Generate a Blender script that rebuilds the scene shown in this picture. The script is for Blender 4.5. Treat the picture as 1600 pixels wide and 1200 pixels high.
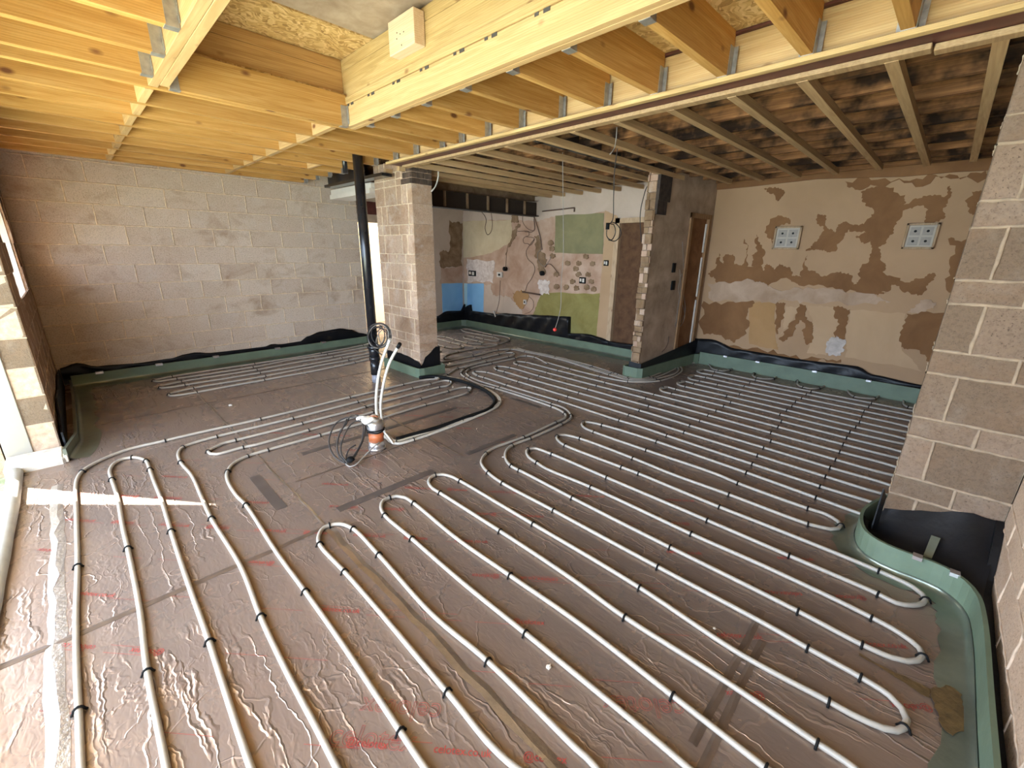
import bpy, bmesh, math, random
from mathutils import Vector, Matrix
from mathutils.geometry import delaunay_2d_cdt
for o in list(bpy.data.objects): bpy.data.objects.remove(o)
SC=bpy.context.scene; C=SC.collection
CAM_F=668.776
CAM_H=1.5985
CAM_R=(0.703058, -0.711017, 0.012844)
CAM_U=(0.201644, 0.216641, 0.9552)
CAM_W=(0.681946, 0.668971, -0.295683)
EXPO=-0.38
SKY=17.0
SUN=85.0
PATIO=120.0
KIT=28.0
HALL=70.0
SIDE=9.0
# ------------------------------------------------------------------ camera
cam=bpy.data.objects.new('camera',bpy.data.cameras.new('camera')); C.objects.link(cam); SC.camera=cam
cam.data.sensor_fit='HORIZONTAL'; cam.data.sensor_width=36.0; cam.data.lens=CAM_F/1600*36.0; cam.data.clip_start=.02
R_,U_,W_=[Vector(v) for v in (CAM_R,CAM_U,CAM_W)]
cam.matrix_world=Matrix(((R_.x,U_.x,-W_.x,0),(R_.y,U_.y,-W_.y,0),(R_.z,U_.z,-W_.z,CAM_H),(0,0,0,1)))
# ------------------------------------------------------------------ world, sun, daylight, exposure
SC.view_settings.view_transform='Standard'; SC.view_settings.look='None'; SC.view_settings.gamma=1.0
SC.view_settings.use_curve_mapping=False; SC.view_settings.exposure=EXPO
SC.cycles.use_denoising=True; SC.cycles.max_bounces=14; SC.cycles.diffuse_bounces=8; SC.cycles.glossy_bounces=6; SC.cycles.sample_clamp_indirect=8
wd=bpy.data.worlds.new('sky'); SC.world=wd; wd.use_nodes=True
bg=wd.node_tree.nodes['Background']; bg.inputs[0].default_value=(.58,.75,1,1); bg.inputs[1].default_value=SKY
def lamp(name,kind,energy,col,loc,direction=None,size=None,sy=None,angle=None):
    l=bpy.data.lights.new(name,kind); l.energy=energy; l.color=col
    if size: l.shape='RECTANGLE'; l.size=size; l.size_y=sy
    if angle: l.angle=angle
    o=bpy.data.objects.new(name,l); C.objects.link(o); o.location=loc
    if direction: o.rotation_euler=Vector(direction).to_track_quat('-Z','Y').to_euler()
    return o
lamp('sun','SUN',SUN,(1,.95,.86),(-5,9,9),(.61,-.79,-.90),angle=.006)
lamp('daylight_patio_opening','AREA',PATIO,(.86,.92,1),(-1.05,2.2,1.12),(1,0,-.02),3.8,2.1)
lamp('daylight_kitchen_window','AREA',KIT,(.80,.90,1),(4.72,7.62,1.35),(0,-1,0),.7,1.1)
lamp('daylight_hall_doorway','AREA',HALL,(1,.93,.78),(5.0,8.1,2.2),(-.6,.3,-.7),1.2,.8)
lamp('fill_camera_side','AREA',SIDE,(1,.80,.60),(-.9,-1.6,1.5),(.75,.75,.02),2.6,2.0)  # added warm fill from the camera side; the room has no opening there

# portals only guide the sampling of the sky through the real openings; they give no light of their own
for nm,loc,sx,sy in (('sky_portal_patio',(-.955,2.17,1.10),5.2,2.3),('sky_portal_window',(-.955,6.23,1.48),1.3,.8)):
    po=lamp(nm,'AREA',0,(1,1,1),loc,(1,0,0),sx,sy); po.data.cycles.is_portal=True

# ------------------------------------------------------------------ traced world coordinates (metres)
PIPES={'pA': [(3.135, 4.403), (2.953, 4.483), (2.658, 4.492), (1.966, 4.477), (1.05, 4.447), (0.599, 4.464), (0.314, 4.463), (0.075, 4.459), (-0.08, 4.373), (-0.192, 4.246), (-0.233, 4.109), (-0.247, 3.906), (-0.251, 3.564), (-0.261, 2.878), (-0.276, 2.428), (-0.281, 2.078), (-0.281, 1.872), (-0.282, 1.621)], 'loop23': [(-0.091, 1.431), (-0.088, 1.887), (-0.07, 2.309), (-0.063, 2.88), (-0.063, 3.135), (-0.055, 3.619), (-0.063, 3.944), (-0.061, 4.099), (-0.023, 4.229), (0.029, 4.268), (0.077, 4.258), (0.122, 4.194), (0.147, 4.109), (0.149, 3.916), (0.146, 3.704), (0.145, 3.361), (0.131, 2.904), (0.12, 2.408), (0.114, 1.877), (0.106, 1.576), (0.099, 1.242)], 'pB': [(2.917, 4.1), (3.035, 4.08), (3.125, 4.133), (3.172, 4.211), (3.138, 4.282), (2.916, 4.281), (2.654, 4.283), (1.96, 4.275), (1.282, 4.255), (0.649, 4.261), (0.483, 4.242), (0.398, 4.208), (0.355, 4.125), (0.333, 3.931), (0.351, 3.583), (0.338, 3.206), (0.327, 2.888), (0.335, 2.28), (0.308, 1.871), (0.297, 1.517), (0.295, 1.188), (0.293, 1.048)], 'pC': [(2.917, 4.1), (1.959, 4.077), (1.942, 4.072), (1.226, 4.058), (0.745, 4.059), (0.646, 4.06), (0.616, 4.041), (0.551, 4.002), (0.525, 3.969), (0.529, 3.912), (0.566, 3.867), (0.751, 3.861), (0.841, 3.843), (1.278, 3.857), (1.927, 3.879), (2.515, 3.894), (2.9, 3.903), (3.074, 3.91), (3.165, 3.869), (3.168, 3.797), (3.086, 3.729), (3.009, 3.695), (2.736, 3.686), (2.44, 3.691), (1.92, 3.673), (1.307, 3.671), (0.882, 3.669), (0.731, 3.662), (0.624, 3.607), (0.551, 3.488), (0.518, 3.344), (0.507, 3.075), (0.519, 2.904), (0.505, 2.255), (0.507, 1.883), (0.506, 1.482), (0.495, 1.002), (0.492, 0.85)], 'p67': [(0.699, 0.644), (0.694, 1.0), (0.701, 1.526), (0.702, 1.881), (0.696, 2.145), (0.706, 2.219), (0.736, 2.279), (0.78, 2.321), (0.813, 2.319), (0.865, 2.285), (0.897, 2.189), (0.892, 1.875), (0.864, 1.335), (0.887, 0.986), (0.883, 0.542), (0.883, 0.461)], 'p89': [(1.094, 0.251), (1.094, 0.864), (1.088, 1.379), (1.096, 1.866), (1.101, 2.181), (1.131, 2.279), (1.179, 2.336), (1.229, 2.341), (1.271, 2.322), (1.3, 2.272), (1.306, 2.17), (1.281, 1.685), (1.292, 1.263), (1.303, 0.854), (1.285, 0.393), (1.274, 0.121), (1.272, 0.073)], 'main': [(3.483, 4.857), (3.59, 4.831), (4.252, 4.845), (4.65, 4.869), (4.839, 4.867), (4.899, 4.797), (4.845, 4.707), (4.754, 4.654), (4.644, 4.652), (4.183, 4.657), (3.867, 4.626), (3.7, 4.568), (3.544, 4.455), (3.469, 4.362), (3.41, 4.198), (3.359, 3.915), (3.385, 3.598), (3.388, 2.757), (3.36, 2.569), (3.307, 2.468), (3.232, 2.418), (3.069, 2.409), (2.591, 2.388), (2.233, 2.406), (2.103, 2.366), (1.997, 2.285), (1.93, 2.13), (1.9, 1.946), (1.901, 1.475), (1.895, 0.758), (1.898, 0.233), (1.891, 0.08), (1.886, -0.099), (1.871, -0.188), (1.839, -0.226), (1.799, -0.241), (1.758, -0.237), (1.723, -0.217), (1.702, -0.184), (1.683, -0.101), (1.679, -0.029), (1.656, 0.264), (1.692, 0.752), (1.7, 1.471), (1.702, 2.181), (1.696, 2.27), (1.669, 2.342), (1.625, 2.378), (1.571, 2.365), (1.522, 2.311), (1.502, 2.235), (1.504, 2.152), (1.507, 1.56), (1.499, 0.999), (1.48, 0.71), (1.487, 0.311), (1.479, -0.029), (1.477, -0.131)], 'F2': [(4.773, 3.954), (4.89, 4.215), (4.936, 4.372), (4.907, 4.501), (4.804, 4.543), (4.648, 4.506), (4.392, 4.519), (4.146, 4.528), (3.955, 4.534), (3.75, 4.505), (3.61, 4.423), (3.54, 4.339), (3.477, 4.187), (3.446, 3.953), (3.457, 3.596), (3.455, 2.777), (3.451, 2.615), (3.379, 2.474), (3.274, 2.378), (3.072, 2.34), (2.612, 2.33), (2.394, 2.338), (2.28, 2.294), (2.184, 2.203), (2.129, 2.084), (2.124, 1.923), (2.105, 1.48), (2.094, 0.784), (2.087, 0.157), (2.077, -0.081), (2.088, -0.177), (2.112, -0.226), (2.146, -0.255), (2.185, -0.27), (2.229, -0.258), (2.268, -0.194), (2.288, -0.092), (2.309, 0.343), (2.301, 0.751), (2.312, 1.474), (2.293, 1.875), (2.312, 1.981), (2.333, 2.082), (2.377, 2.151), (2.438, 2.193), (2.49, 2.168), (2.512, 1.996), (2.511, 1.469), (2.506, 0.736), (2.501, 0.288), (2.495, -0.096), (2.484, -0.164), (2.518, -0.219), (2.569, -0.254), (2.615, -0.266), (2.652, -0.251), (2.683, -0.216), (2.705, -0.079), (2.715, 0.45), (2.715, 0.738), (2.735, 1.333), (2.73, 1.477), (2.724, 2.022), (2.749, 2.106), (2.794, 2.174), (2.858, 2.2), (2.896, 2.164), (2.935, 2.021), (2.931, 1.492), (2.91, 1.163), (2.921, 0.748), (2.918, 0.283), (2.935, 0.227), (2.953, 0.174), (2.994, 0.142), (3.048, 0.134), (3.086, 0.153), (3.127, 0.226), (3.12, 0.323), (3.129, 0.757), (3.153, 0.929), (3.148, 1.49), (3.146, 2.015), (3.16, 2.126), (3.216, 2.203), (3.277, 2.224), (3.315, 2.176), (3.345, 2.059), (3.372, 1.51), (3.344, 0.765), (3.313, 0.313), (3.296, 0.019)], 'rowa': [(3.648, 4.332), (3.605, 4.263), (3.584, 4.15), (3.591, 4.031), (3.576, 3.598), (3.589, 2.788), (3.571, 2.005), (3.577, 1.783), (3.561, 1.505), (3.53, 0.779), (3.511, 0.325)], 'rowb': [(3.584, 4.15), (3.61, 4.275), (3.648, 4.332), (3.69, 4.349), (3.747, 4.296), (3.792, 4.199), (3.788, 3.602), (3.783, 2.803), (3.773, 2.014), (3.752, 1.428), (3.728, 0.797), (3.715, 0.326)], 'rowc': [(4.105, 4.347), (4.053, 4.334), (3.997, 4.266), (3.974, 4.183), (3.99, 4.056), (3.979, 3.59), (3.985, 2.797), (3.972, 2.004), (3.952, 1.459), (3.929, 0.805), (3.911, 0.33)], 'rowd': [(4.027, 4.298), (4.053, 4.334), (4.105, 4.347), (4.162, 4.282), (4.196, 4.16), (4.183, 3.596), (4.176, 2.804), (4.167, 2.001), (4.15, 1.441), (4.131, 0.802), (4.109, 0.324)], 'rowe': [(4.516, 4.352), (4.459, 4.338), (4.412, 4.284), (4.398, 4.189), (4.384, 3.625), (4.384, 3.625), (4.379, 2.814), (4.386, 2.151), (4.364, 1.443), (4.336, 0.855), (4.315, 0.327)], 'rowf': [(4.425, 4.305), (4.466, 4.345), (4.516, 4.352), (4.561, 4.311), (4.597, 4.213), (4.585, 3.598), (4.577, 2.82), (4.585, 2.15), (4.583, 2.149), (4.566, 1.436), (4.543, 0.847), (4.52, 0.333)], 'l1l': [(4.99, 2.177), (4.934, 2.219), (4.856, 2.212), (4.798, 2.177), (4.761, 2.11), (4.769, 2.024), (4.775, 1.433), (4.737, 0.865), (4.715, 0.335)], 'l1u': [(4.838, 2.203), (4.884, 2.223), (4.934, 2.219), (4.983, 2.174), (4.974, 2.065), (4.967, 1.424), (4.946, 0.929), (4.912, 0.336)], 'l2l': [(5.39, 2.132), (5.321, 2.178), (5.252, 2.173), (5.195, 2.141), (5.166, 2.096), (5.164, 2.031), (5.166, 1.535), (5.141, 0.913), (5.101, 0.316)], 'l2u': [(5.224, 2.16), (5.275, 2.18), (5.321, 2.178), (5.39, 2.132), (5.371, 2.005), (5.353, 1.453), (5.341, 0.908), (5.303, 0.31)], 'l3l': [(5.759, 2.172), (5.686, 2.194), (5.603, 2.176), (5.552, 2.131), (5.54, 2.081), (5.544, 2.007), (5.551, 1.781), (5.53, 0.916), (5.513, 0.317)], 'l3u': [(5.58, 2.166), (5.651, 2.195), (5.695, 2.198), (5.759, 2.172), (5.775, 2.017), (5.739, 1.522), (5.739, 0.899), (5.724, 0.322)], 'l4l': [(6.165, 2.203), (6.094, 2.24), (6.038, 2.236), (5.983, 2.204), (5.952, 2.145), (5.971, 1.995), (5.943, 1.519), (5.939, 0.894), (5.936, 0.305)], 'l4u': [(6.012, 2.225), (6.066, 2.245), (6.105, 2.244), (6.165, 2.203), (6.171, 2.044), (6.14, 1.507), (6.116, 0.879), (6.123, 0.301)], 'wavy': [(6.218, 2.585), (6.253, 2.527), (6.415, 2.484), (6.555, 2.424), (6.602, 2.365), (6.578, 2.308), (6.488, 2.235), (6.337, 2.15), (6.286, 2.077), (6.288, 2.04), (6.296, 1.984), (6.435, 1.94), (6.591, 1.926), (6.679, 1.875), (6.677, 1.789), (6.647, 1.71), (6.535, 1.64), (6.383, 1.614), (6.298, 1.564), (6.275, 1.504), (6.307, 1.431), (6.4, 1.364), (6.409, 1.368), (6.617, 1.333), (6.663, 1.245), (6.611, 1.149), (6.498, 1.103), (6.366, 1.08), (6.266, 1.032), (6.25, 0.992), (6.255, 0.906), (6.352, 0.843), (6.53, 0.813), (6.63, 0.748), (6.673, 0.664), (6.59, 0.593), (6.413, 0.549), (6.3, 0.506), (6.257, 0.473), (6.275, 0.386), (6.346, 0.296), (6.495, 0.275), (6.617, 0.223), (6.648, 0.155), (6.613, 0.092), (6.507, 0.052), (6.334, 0.037), (6.25, -0.004), (6.256, -0.059)], 'b1': [(4.821, 4.074), (4.779, 3.535), (4.766, 3.03), (4.79, 2.768), (4.828, 2.644), (4.915, 2.539), (5.033, 2.444), (5.17, 2.375), (5.402, 2.342), (5.681, 2.353), (5.89, 2.396), (6.026, 2.461), (6.124, 2.543), (6.158, 2.588)], 'b2': [(3.824, 5.221), (4.274, 5.061), (4.862, 5.111), (5.061, 5.014), (5.101, 4.717), (5.123, 4.087), (4.998, 3.346), (4.93, 2.985), (4.892, 2.759), (4.877, 2.673), (4.989, 2.534), (5.201, 2.447), (5.417, 2.412), (5.647, 2.393), (5.852, 2.43), (5.991, 2.493), (6.077, 2.561)], 'b3': [(3.637, 5.058), (4.287, 5.086), (4.862, 5.111), (5.103, 5.036), (5.154, 4.766), (5.169, 4.124), (5.05, 3.375), (4.996, 2.995), (4.941, 2.764), (4.928, 2.685), (5.015, 2.559), (5.226, 2.5), (5.41, 2.482), (5.737, 2.49), (5.921, 2.509), (6.027, 2.558), (6.067, 2.596)], 'b4': [(3.594, 4.846), (4.252, 4.845), (4.67, 4.889), (5.191, 5.008), (5.177, 4.769), (5.207, 4.155), (5.141, 3.396), (5.053, 2.98), (5.004, 2.826), (4.983, 2.699), (5.048, 2.589), (5.226, 2.551), (5.52, 2.555), (5.803, 2.569), (5.974, 2.582)], 'fx': [(3.114, 4.457), (3.188, 4.454), (3.316, 4.477), (3.465, 4.557), (3.634, 4.647), (3.801, 4.637), (4.209, 4.686)], 'k12': [(4.6, 6.844), (4.792, 6.749), (4.885, 6.593), (4.852, 6.279), (4.842, 5.877), (4.882, 5.721), (4.958, 5.635), (5.066, 5.584), (5.161, 5.425), (4.971, 5.397), (4.666, 5.438), (4.265, 5.433), (4.031, 5.393), (3.914, 5.316), (3.864, 5.233), (3.899, 5.139), (4.274, 5.061)], 'k2': [(4.555, 6.778), (4.653, 6.557), (4.642, 6.103), (4.641, 5.827), (4.611, 5.72), (4.548, 5.646), (4.487, 5.632), (4.389, 5.687), (4.339, 5.877), (4.349, 6.134), (4.343, 6.418)], 'k3': [(4.842, 5.877), (4.882, 5.786), (4.982, 5.706), (5.072, 5.72), (5.087, 5.87), (5.076, 6.213), (5.11, 6.318), (5.181, 6.406), (5.238, 6.41), (5.28, 6.351), (5.308, 6.217), (5.304, 5.958), (5.313, 5.768), (5.391, 5.678), (5.468, 5.69), (5.517, 5.789), (5.568, 5.966), (5.519, 6.713), (5.55, 6.892), (5.612, 7.001), (5.707, 7.085), (5.777, 7.024), (5.766, 6.828), (5.731, 6.175), (5.776, 5.858), (5.726, 5.709), (5.638, 5.61), (5.531, 5.534), (5.161, 5.425)], 'k4': [(4.055, 6.047), (4.14, 5.845), (4.154, 5.774), (4.119, 5.7), (4.045, 5.647), (3.835, 5.683)], 'w12': [(3.609, 6.998), (3.371, 6.939), (2.611, 6.837), (2.168, 6.803), (1.651, 6.803), (0.697, 6.791), (0.57, 6.75), (0.513, 6.746), (0.501, 6.712), (0.537, 6.639), (0.723, 6.632), (1.577, 6.61), (2.148, 6.701), (2.648, 6.687), (3.352, 6.748), (3.472, 6.742)], 'w34': [(3.464, 6.596), (3.291, 6.533), (2.648, 6.478), (2.131, 6.48), (1.576, 6.426), (0.74, 6.445), (0.61, 6.418), (0.54, 6.404), (0.516, 6.364), (0.527, 6.303), (0.598, 6.262), (0.744, 6.251), (1.559, 6.231), (2.093, 6.231), (2.705, 6.292), (3.191, 6.312), (3.35, 6.355)], 'w56': [(3.258, 6.188), (3.105, 6.149), (2.717, 6.102), (2.1, 6.069), (1.561, 6.022), (0.792, 6.04), (0.67, 6.015), (0.585, 5.988), (0.547, 5.944), (0.552, 5.879), (0.625, 5.843), (0.789, 5.835), (1.496, 5.845), (2.08, 5.849), (2.726, 5.913), (3.025, 5.967), (3.178, 6.013)], 'hose': [(2.952, 4.582), (3.103, 4.513), (3.194, 4.358), (3.264, 3.957), (3.211, 3.571), (3.085, 3.299), (2.975, 3.188), (2.786, 3.099), (2.477, 3.087), (2.088, 3.075), (1.741, 3.106)], 'twin1': [(3.123, 4.434), (3.242, 4.405), (3.278, 4.133), (3.276, 3.7), (3.236, 3.487), (3.162, 3.321), (3.097, 3.233), (2.997, 3.166), (2.821, 3.114), (2.62, 3.084), (2.444, 3.071), (1.873, 3.073), (1.731, 3.089), (1.713, 3.152), (1.717, 3.222)], 'twin2': [(3.266, 4.403), (3.3, 4.112), (3.3, 3.699), (3.246, 3.457), (3.175, 3.308), (3.103, 3.216), (2.993, 3.136), (2.8, 3.079), (2.617, 3.057), (2.413, 3.033), (1.854, 3.017), (1.712, 3.044), (1.687, 3.121), (1.731, 3.266)]}
CLIPS={'pA': [(0.314, 4.463, 3.14), (1.05, 4.447, 3.14), (1.966, 4.477, -3.11), (2.658, 4.492, -3.14), (-0.207, 4.214, -1.95), (-0.261, 2.878, -1.59), (-0.281, 1.872, -1.57)], 'loop23': [(0.077, 4.258, -0.47), (0.147, 4.109, -1.4), (0.149, 3.916, -1.58), (-0.063, 3.917, 1.59), (0.131, 2.904, -1.6), (-0.063, 2.88, 1.57), (0.114, 1.877, -1.59), (-0.088, 1.887, 1.55)], 'pB': [(3.172, 4.211, 1.57), (2.917, 4.1, -0.28), (1.282, 4.255, -3.13), (0.649, 4.261, -3.1), (1.96, 4.275, -3.12), (2.654, 4.283, -3.14), (2.916, 4.281, -3.12), (0.398, 4.208, -2.41), (0.333, 3.9, -1.56), (0.327, 2.888, -1.58), (0.308, 1.871, -1.62)], 'pC': [(3.165, 3.869, -1.03), (2.9, 3.903, 0.05), (3.051, 3.709, -2.73), (0.745, 4.059, 3.11), (1.942, 4.072, -2.98), (1.927, 3.879, 0.03), (2.515, 3.894, 0.02), (2.44, 3.691, -3.13), (1.297, 4.059, -3.13), (1.278, 3.857, 0.04), (0.751, 3.861, -0.12), (0.525, 3.969, -1.81), (0.731, 3.662, -2.89), (0.551, 3.488, -1.95), (0.519, 2.904, -1.54), (1.307, 3.671, -3.14), (0.882, 3.669, -3.13), (0.507, 1.883, -1.57), (0.495, 1.002, -1.59)], 'p67': [(0.813, 2.319, -0.24), (0.699, 2.186, 1.44), (0.897, 2.189, -1.41), (0.892, 1.875, -1.61), (0.702, 1.881, 1.58), (0.887, 0.986, -1.54), (0.694, 1.0, 1.57)], 'p89': [(1.229, 2.341, -0.15), (1.306, 2.17, -1.58), (1.101, 2.181, 1.4), (1.096, 1.866, 1.56), (1.292, 1.263, -1.54), (1.093, 0.97, 1.58), (1.285, 0.393, -1.61), (1.272, 0.073, -1.61)], 'main': [(4.65, 4.869, 0.04), (4.891, 4.767, -2.0), (4.644, 4.652, 3.12), (4.183, 4.657, -3.1), (3.672, 4.552, -2.6), (3.491, 4.396, -2.2), (3.41, 4.198, -1.83), (3.385, 3.598, -1.53), (3.385, 2.717, -1.65), (3.328, 2.497, -2.12), (3.069, 2.409, -3.1), (1.625, 2.378, 2.91), (1.702, 2.181, 1.59), (1.504, 2.152, -1.54), (1.507, 1.56, -1.57), (1.7, 1.471, 1.56), (1.9, 1.946, -1.64), (1.901, 1.475, -1.57), (1.895, 0.758, -1.57), (1.692, 0.752, 1.53), (1.48, 0.71, -1.59), (1.891, 0.08, -1.6), (1.679, -0.029, 1.63), (1.479, -0.029, -1.59), (1.886, -0.099, -1.65), (1.758, -0.237, 2.84), (2.591, 2.388, 3.13), (2.132, 2.38, -2.74), (1.93, 2.13, -1.85)], 'F2': [(4.648, 4.506, -3.02), (4.907, 4.501, 2.3), (4.933, 4.342, 1.39), (4.175, 4.527, 3.11), (3.719, 4.492, -2.72), (3.561, 4.37, -2.21), (3.477, 4.187, -1.84), (3.457, 3.596, -1.56), (3.455, 2.777, -1.57), (3.332, 2.42, -2.38), (3.072, 2.34, -3.05), (3.277, 2.224, -0.27), (3.345, 2.059, -1.42), (3.146, 2.015, 1.52), (3.372, 1.51, -1.57), (3.148, 1.49, 1.58), (3.313, 0.313, -1.63), (3.12, 0.323, 1.63), (2.918, 0.283, -1.34), (3.048, 0.134, 0.12), (3.344, 0.765, -1.63), (2.105, 1.48, -1.6), (2.312, 1.474, 1.59), (2.511, 1.469, -1.58), (3.129, 0.757, 1.48), (2.921, 0.748, -1.56), (2.715, 0.738, 1.55), (2.506, 0.736, -1.58), (2.501, 0.288, -1.58), (2.301, 0.751, 1.57), (2.094, 0.784, -1.58), (2.087, 0.157, -1.6), (2.705, -0.079, 1.49), (2.495, -0.096, -1.72), (2.615, -0.266, 0.04), (2.288, -0.092, 1.45), (2.077, -0.081, -1.54), (2.185, -0.27, -0.04), (2.612, 2.33, 3.12), (2.394, 2.338, -2.98), (2.129, 2.084, -1.8), (2.124, 1.995, -1.55), (2.438, 2.193, -0.12), (2.512, 1.996, -1.52), (2.312, 1.981, 1.38), (2.935, 2.021, -1.44), (2.724, 2.022, 1.41), (2.931, 1.492, -1.61), (2.73, 1.477, 1.6), (2.735, 1.333, 1.57), (2.826, 2.194, 0.39)], 'rowa': [(3.591, 4.031, -1.54), (3.576, 3.598, -1.58), (3.589, 2.788, -1.57), (3.571, 2.005, -1.57), (3.561, 1.505, -1.62), (3.53, 0.779, -1.61), (3.511, 0.325, -1.61)], 'rowb': [(3.69, 4.349, -0.03), (3.792, 4.199, -1.35), (3.584, 4.15, 1.43), (3.788, 3.602, -1.58), (3.783, 2.803, -1.58), (3.773, 2.014, -1.59), (3.752, 1.428, -1.61), (3.728, 0.797, -1.6), (3.715, 0.326, -1.6)], 'rowc': [(4.105, 4.347, -2.9), (3.974, 4.183, -1.66), (3.99, 4.056, -1.5), (3.979, 3.59, -1.58), (3.985, 2.797, -1.57), (3.972, 2.004, -1.6), (3.952, 1.459, -1.61), (3.929, 0.805, -1.61), (3.911, 0.33, -1.61)], 'rowd': [(4.196, 4.16, -1.45), (4.183, 3.596, -1.59), (4.176, 2.804, -1.58), (4.167, 2.001, -1.59), (4.15, 1.441, -1.6), (4.131, 0.802, -1.61), (4.109, 0.324, -1.62)], 'rowe': [(4.516, 4.352, -2.9), (4.398, 4.189, -1.64), (4.384, 3.625, -1.58), (4.379, 2.814, -1.57), (4.386, 2.151, -1.58), (4.364, 1.443, -1.61), (4.336, 0.855, -1.61), (4.315, 0.327, -1.61)], 'rowf': [(4.597, 4.213, -1.4), (4.585, 3.598, -1.59), (4.577, 2.82, -1.57), (4.585, 2.15, -1.81), (4.566, 1.436, -1.6), (4.543, 0.847, -1.61), (4.52, 0.333, -1.62)], 'l1l': [(4.769, 2.024, -1.47), (4.775, 1.433, -1.6), (4.737, 0.865, -1.63), (4.715, 0.335, -1.61)], 'l1u': [(4.974, 2.065, -1.65), (4.967, 1.424, -1.6), (4.946, 0.929, -1.62), (4.934, 2.219, -0.27), (4.912, 0.336, -1.63)], 'l2l': [(5.164, 2.031, -1.56), (5.166, 1.535, -1.59), (5.141, 0.913, -1.63), (5.321, 2.178, 2.8), (5.101, 0.316, -1.64)], 'l2u': [(5.371, 2.005, -1.7), (5.353, 1.453, -1.6), (5.341, 0.908, -1.61), (5.303, 0.31, -1.64)], 'l3l': [(5.544, 2.007, -1.5), (5.551, 1.781, -1.57), (5.53, 0.916, -1.6), (5.513, 0.317, -1.6)], 'l3u': [(5.775, 2.017, -1.58), (5.739, 1.522, -1.61), (5.739, 0.899, -1.58), (5.724, 0.322, -1.6)], 'l4l': [(5.971, 1.995, -1.52), (5.943, 1.519, -1.61), (5.939, 0.894, -1.58), (5.936, 0.305, -1.58)], 'l4u': [(6.171, 2.044, -1.6), (6.14, 1.507, -1.62), (6.116, 0.879, -1.58), (6.123, 0.301, -1.55)], 'wavy': [(6.277, 2.515, -0.35), (6.533, 2.438, -0.5), (6.578, 2.308, -2.24), (6.288, 2.04, -1.46), (6.435, 1.94, -0.16), (6.677, 1.789, -1.77), (6.474, 1.628, -3.03), (6.281, 1.535, -1.94), (6.4, 1.364, -0.23), (6.663, 1.245, -1.61), (6.529, 1.112, -2.86), (6.25, 0.992, -1.81), (6.352, 0.843, -0.36), (6.63, 0.748, -0.81), (6.535, 0.575, -2.91), (6.257, 0.473, -2.09), (6.346, 0.296, -0.55), (6.617, 0.223, -0.82), (6.613, 0.092, -2.42), (6.25, -0.004, -1.75)], 'b1': [(4.779, 3.535, -1.63), (4.766, 3.03, -1.54), (4.828, 2.644, -1.07), (5.17, 2.375, -0.31)], 'b2': [(3.824, 5.221, -0.44), (4.274, 5.061, -0.12), (5.061, 5.014, -0.95), (5.101, 4.717, -1.5), (4.93, 2.985, -1.75), (5.201, 2.447, -0.26)], 'b3': [(4.862, 5.111, -0.11), (4.287, 5.086, 0.05), (5.169, 4.124, -1.64), (3.637, 5.058, 0.04), (5.05, 3.375, -1.72), (4.996, 2.995, -1.76), (4.928, 2.685, -1.47), (5.226, 2.5, -0.17)], 'b4': [(5.191, 5.008, -0.66), (4.252, 4.845, 0.04), (3.594, 4.846, -0.02), (5.141, 3.396, -1.72), (5.053, 2.98, -1.84), (5.032, 2.912, -1.9), (4.982, 2.729, -1.63), (5.226, 2.551, -0.08)], 'fx': [(3.634, 4.647, 0.2), (3.316, 4.477, 0.34)], 'k12': [(4.885, 6.593, -1.36), (4.852, 6.279, -1.65), (4.842, 5.877, -1.46), (4.958, 5.635, -0.58), (5.161, 5.425, -2.0), (4.666, 5.438, 3.07), (4.265, 5.433, -3.06), (3.873, 5.262, -2.01)], 'k2': [(4.642, 6.103, -1.59), (4.641, 5.827, -1.71), (4.487, 5.632, 3.02), (4.339, 5.877, 1.67)], 'k3': [(5.308, 6.217, -1.48), (5.304, 5.958, -1.58), (5.087, 5.87, 1.57), (5.431, 5.675, 0.15), (5.568, 5.966, 1.48), (5.731, 6.175, -1.53), (5.531, 5.534, -2.69)], 'k4': [], 'w12': [(0.697, 6.791, -2.98), (0.723, 6.632, -0.02), (1.651, 6.803, -3.14), (1.577, 6.61, 0.06), (0.501, 6.712, -1.6), (2.611, 6.837, -3.04), (2.648, 6.687, 0.03), (3.371, 6.939, -2.95), (3.352, 6.748, 0.02)], 'w34': [(0.74, 6.445, -3.06), (0.744, 6.251, -0.04), (1.576, 6.426, -3.11), (1.559, 6.231, -0.01), (0.516, 6.333, -1.39), (2.648, 6.478, -3.11), (2.705, 6.292, 0.07)], 'w56': [(0.792, 6.04, -3.06), (0.789, 5.835, -0.01), (1.561, 6.022, -3.12), (1.496, 5.845, 0.01), (0.547, 5.944, -2.07), (2.717, 6.102, -3.06), (2.726, 5.913, 0.14)], 'hose': [], 'twin1': [(3.075, 3.214, -2.47), (2.444, 3.071, -3.11), (1.731, 3.089, 2.34)], 'twin2': [(3.3, 3.699, -1.68), (1.854, 3.017, 3.08)]}
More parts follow.
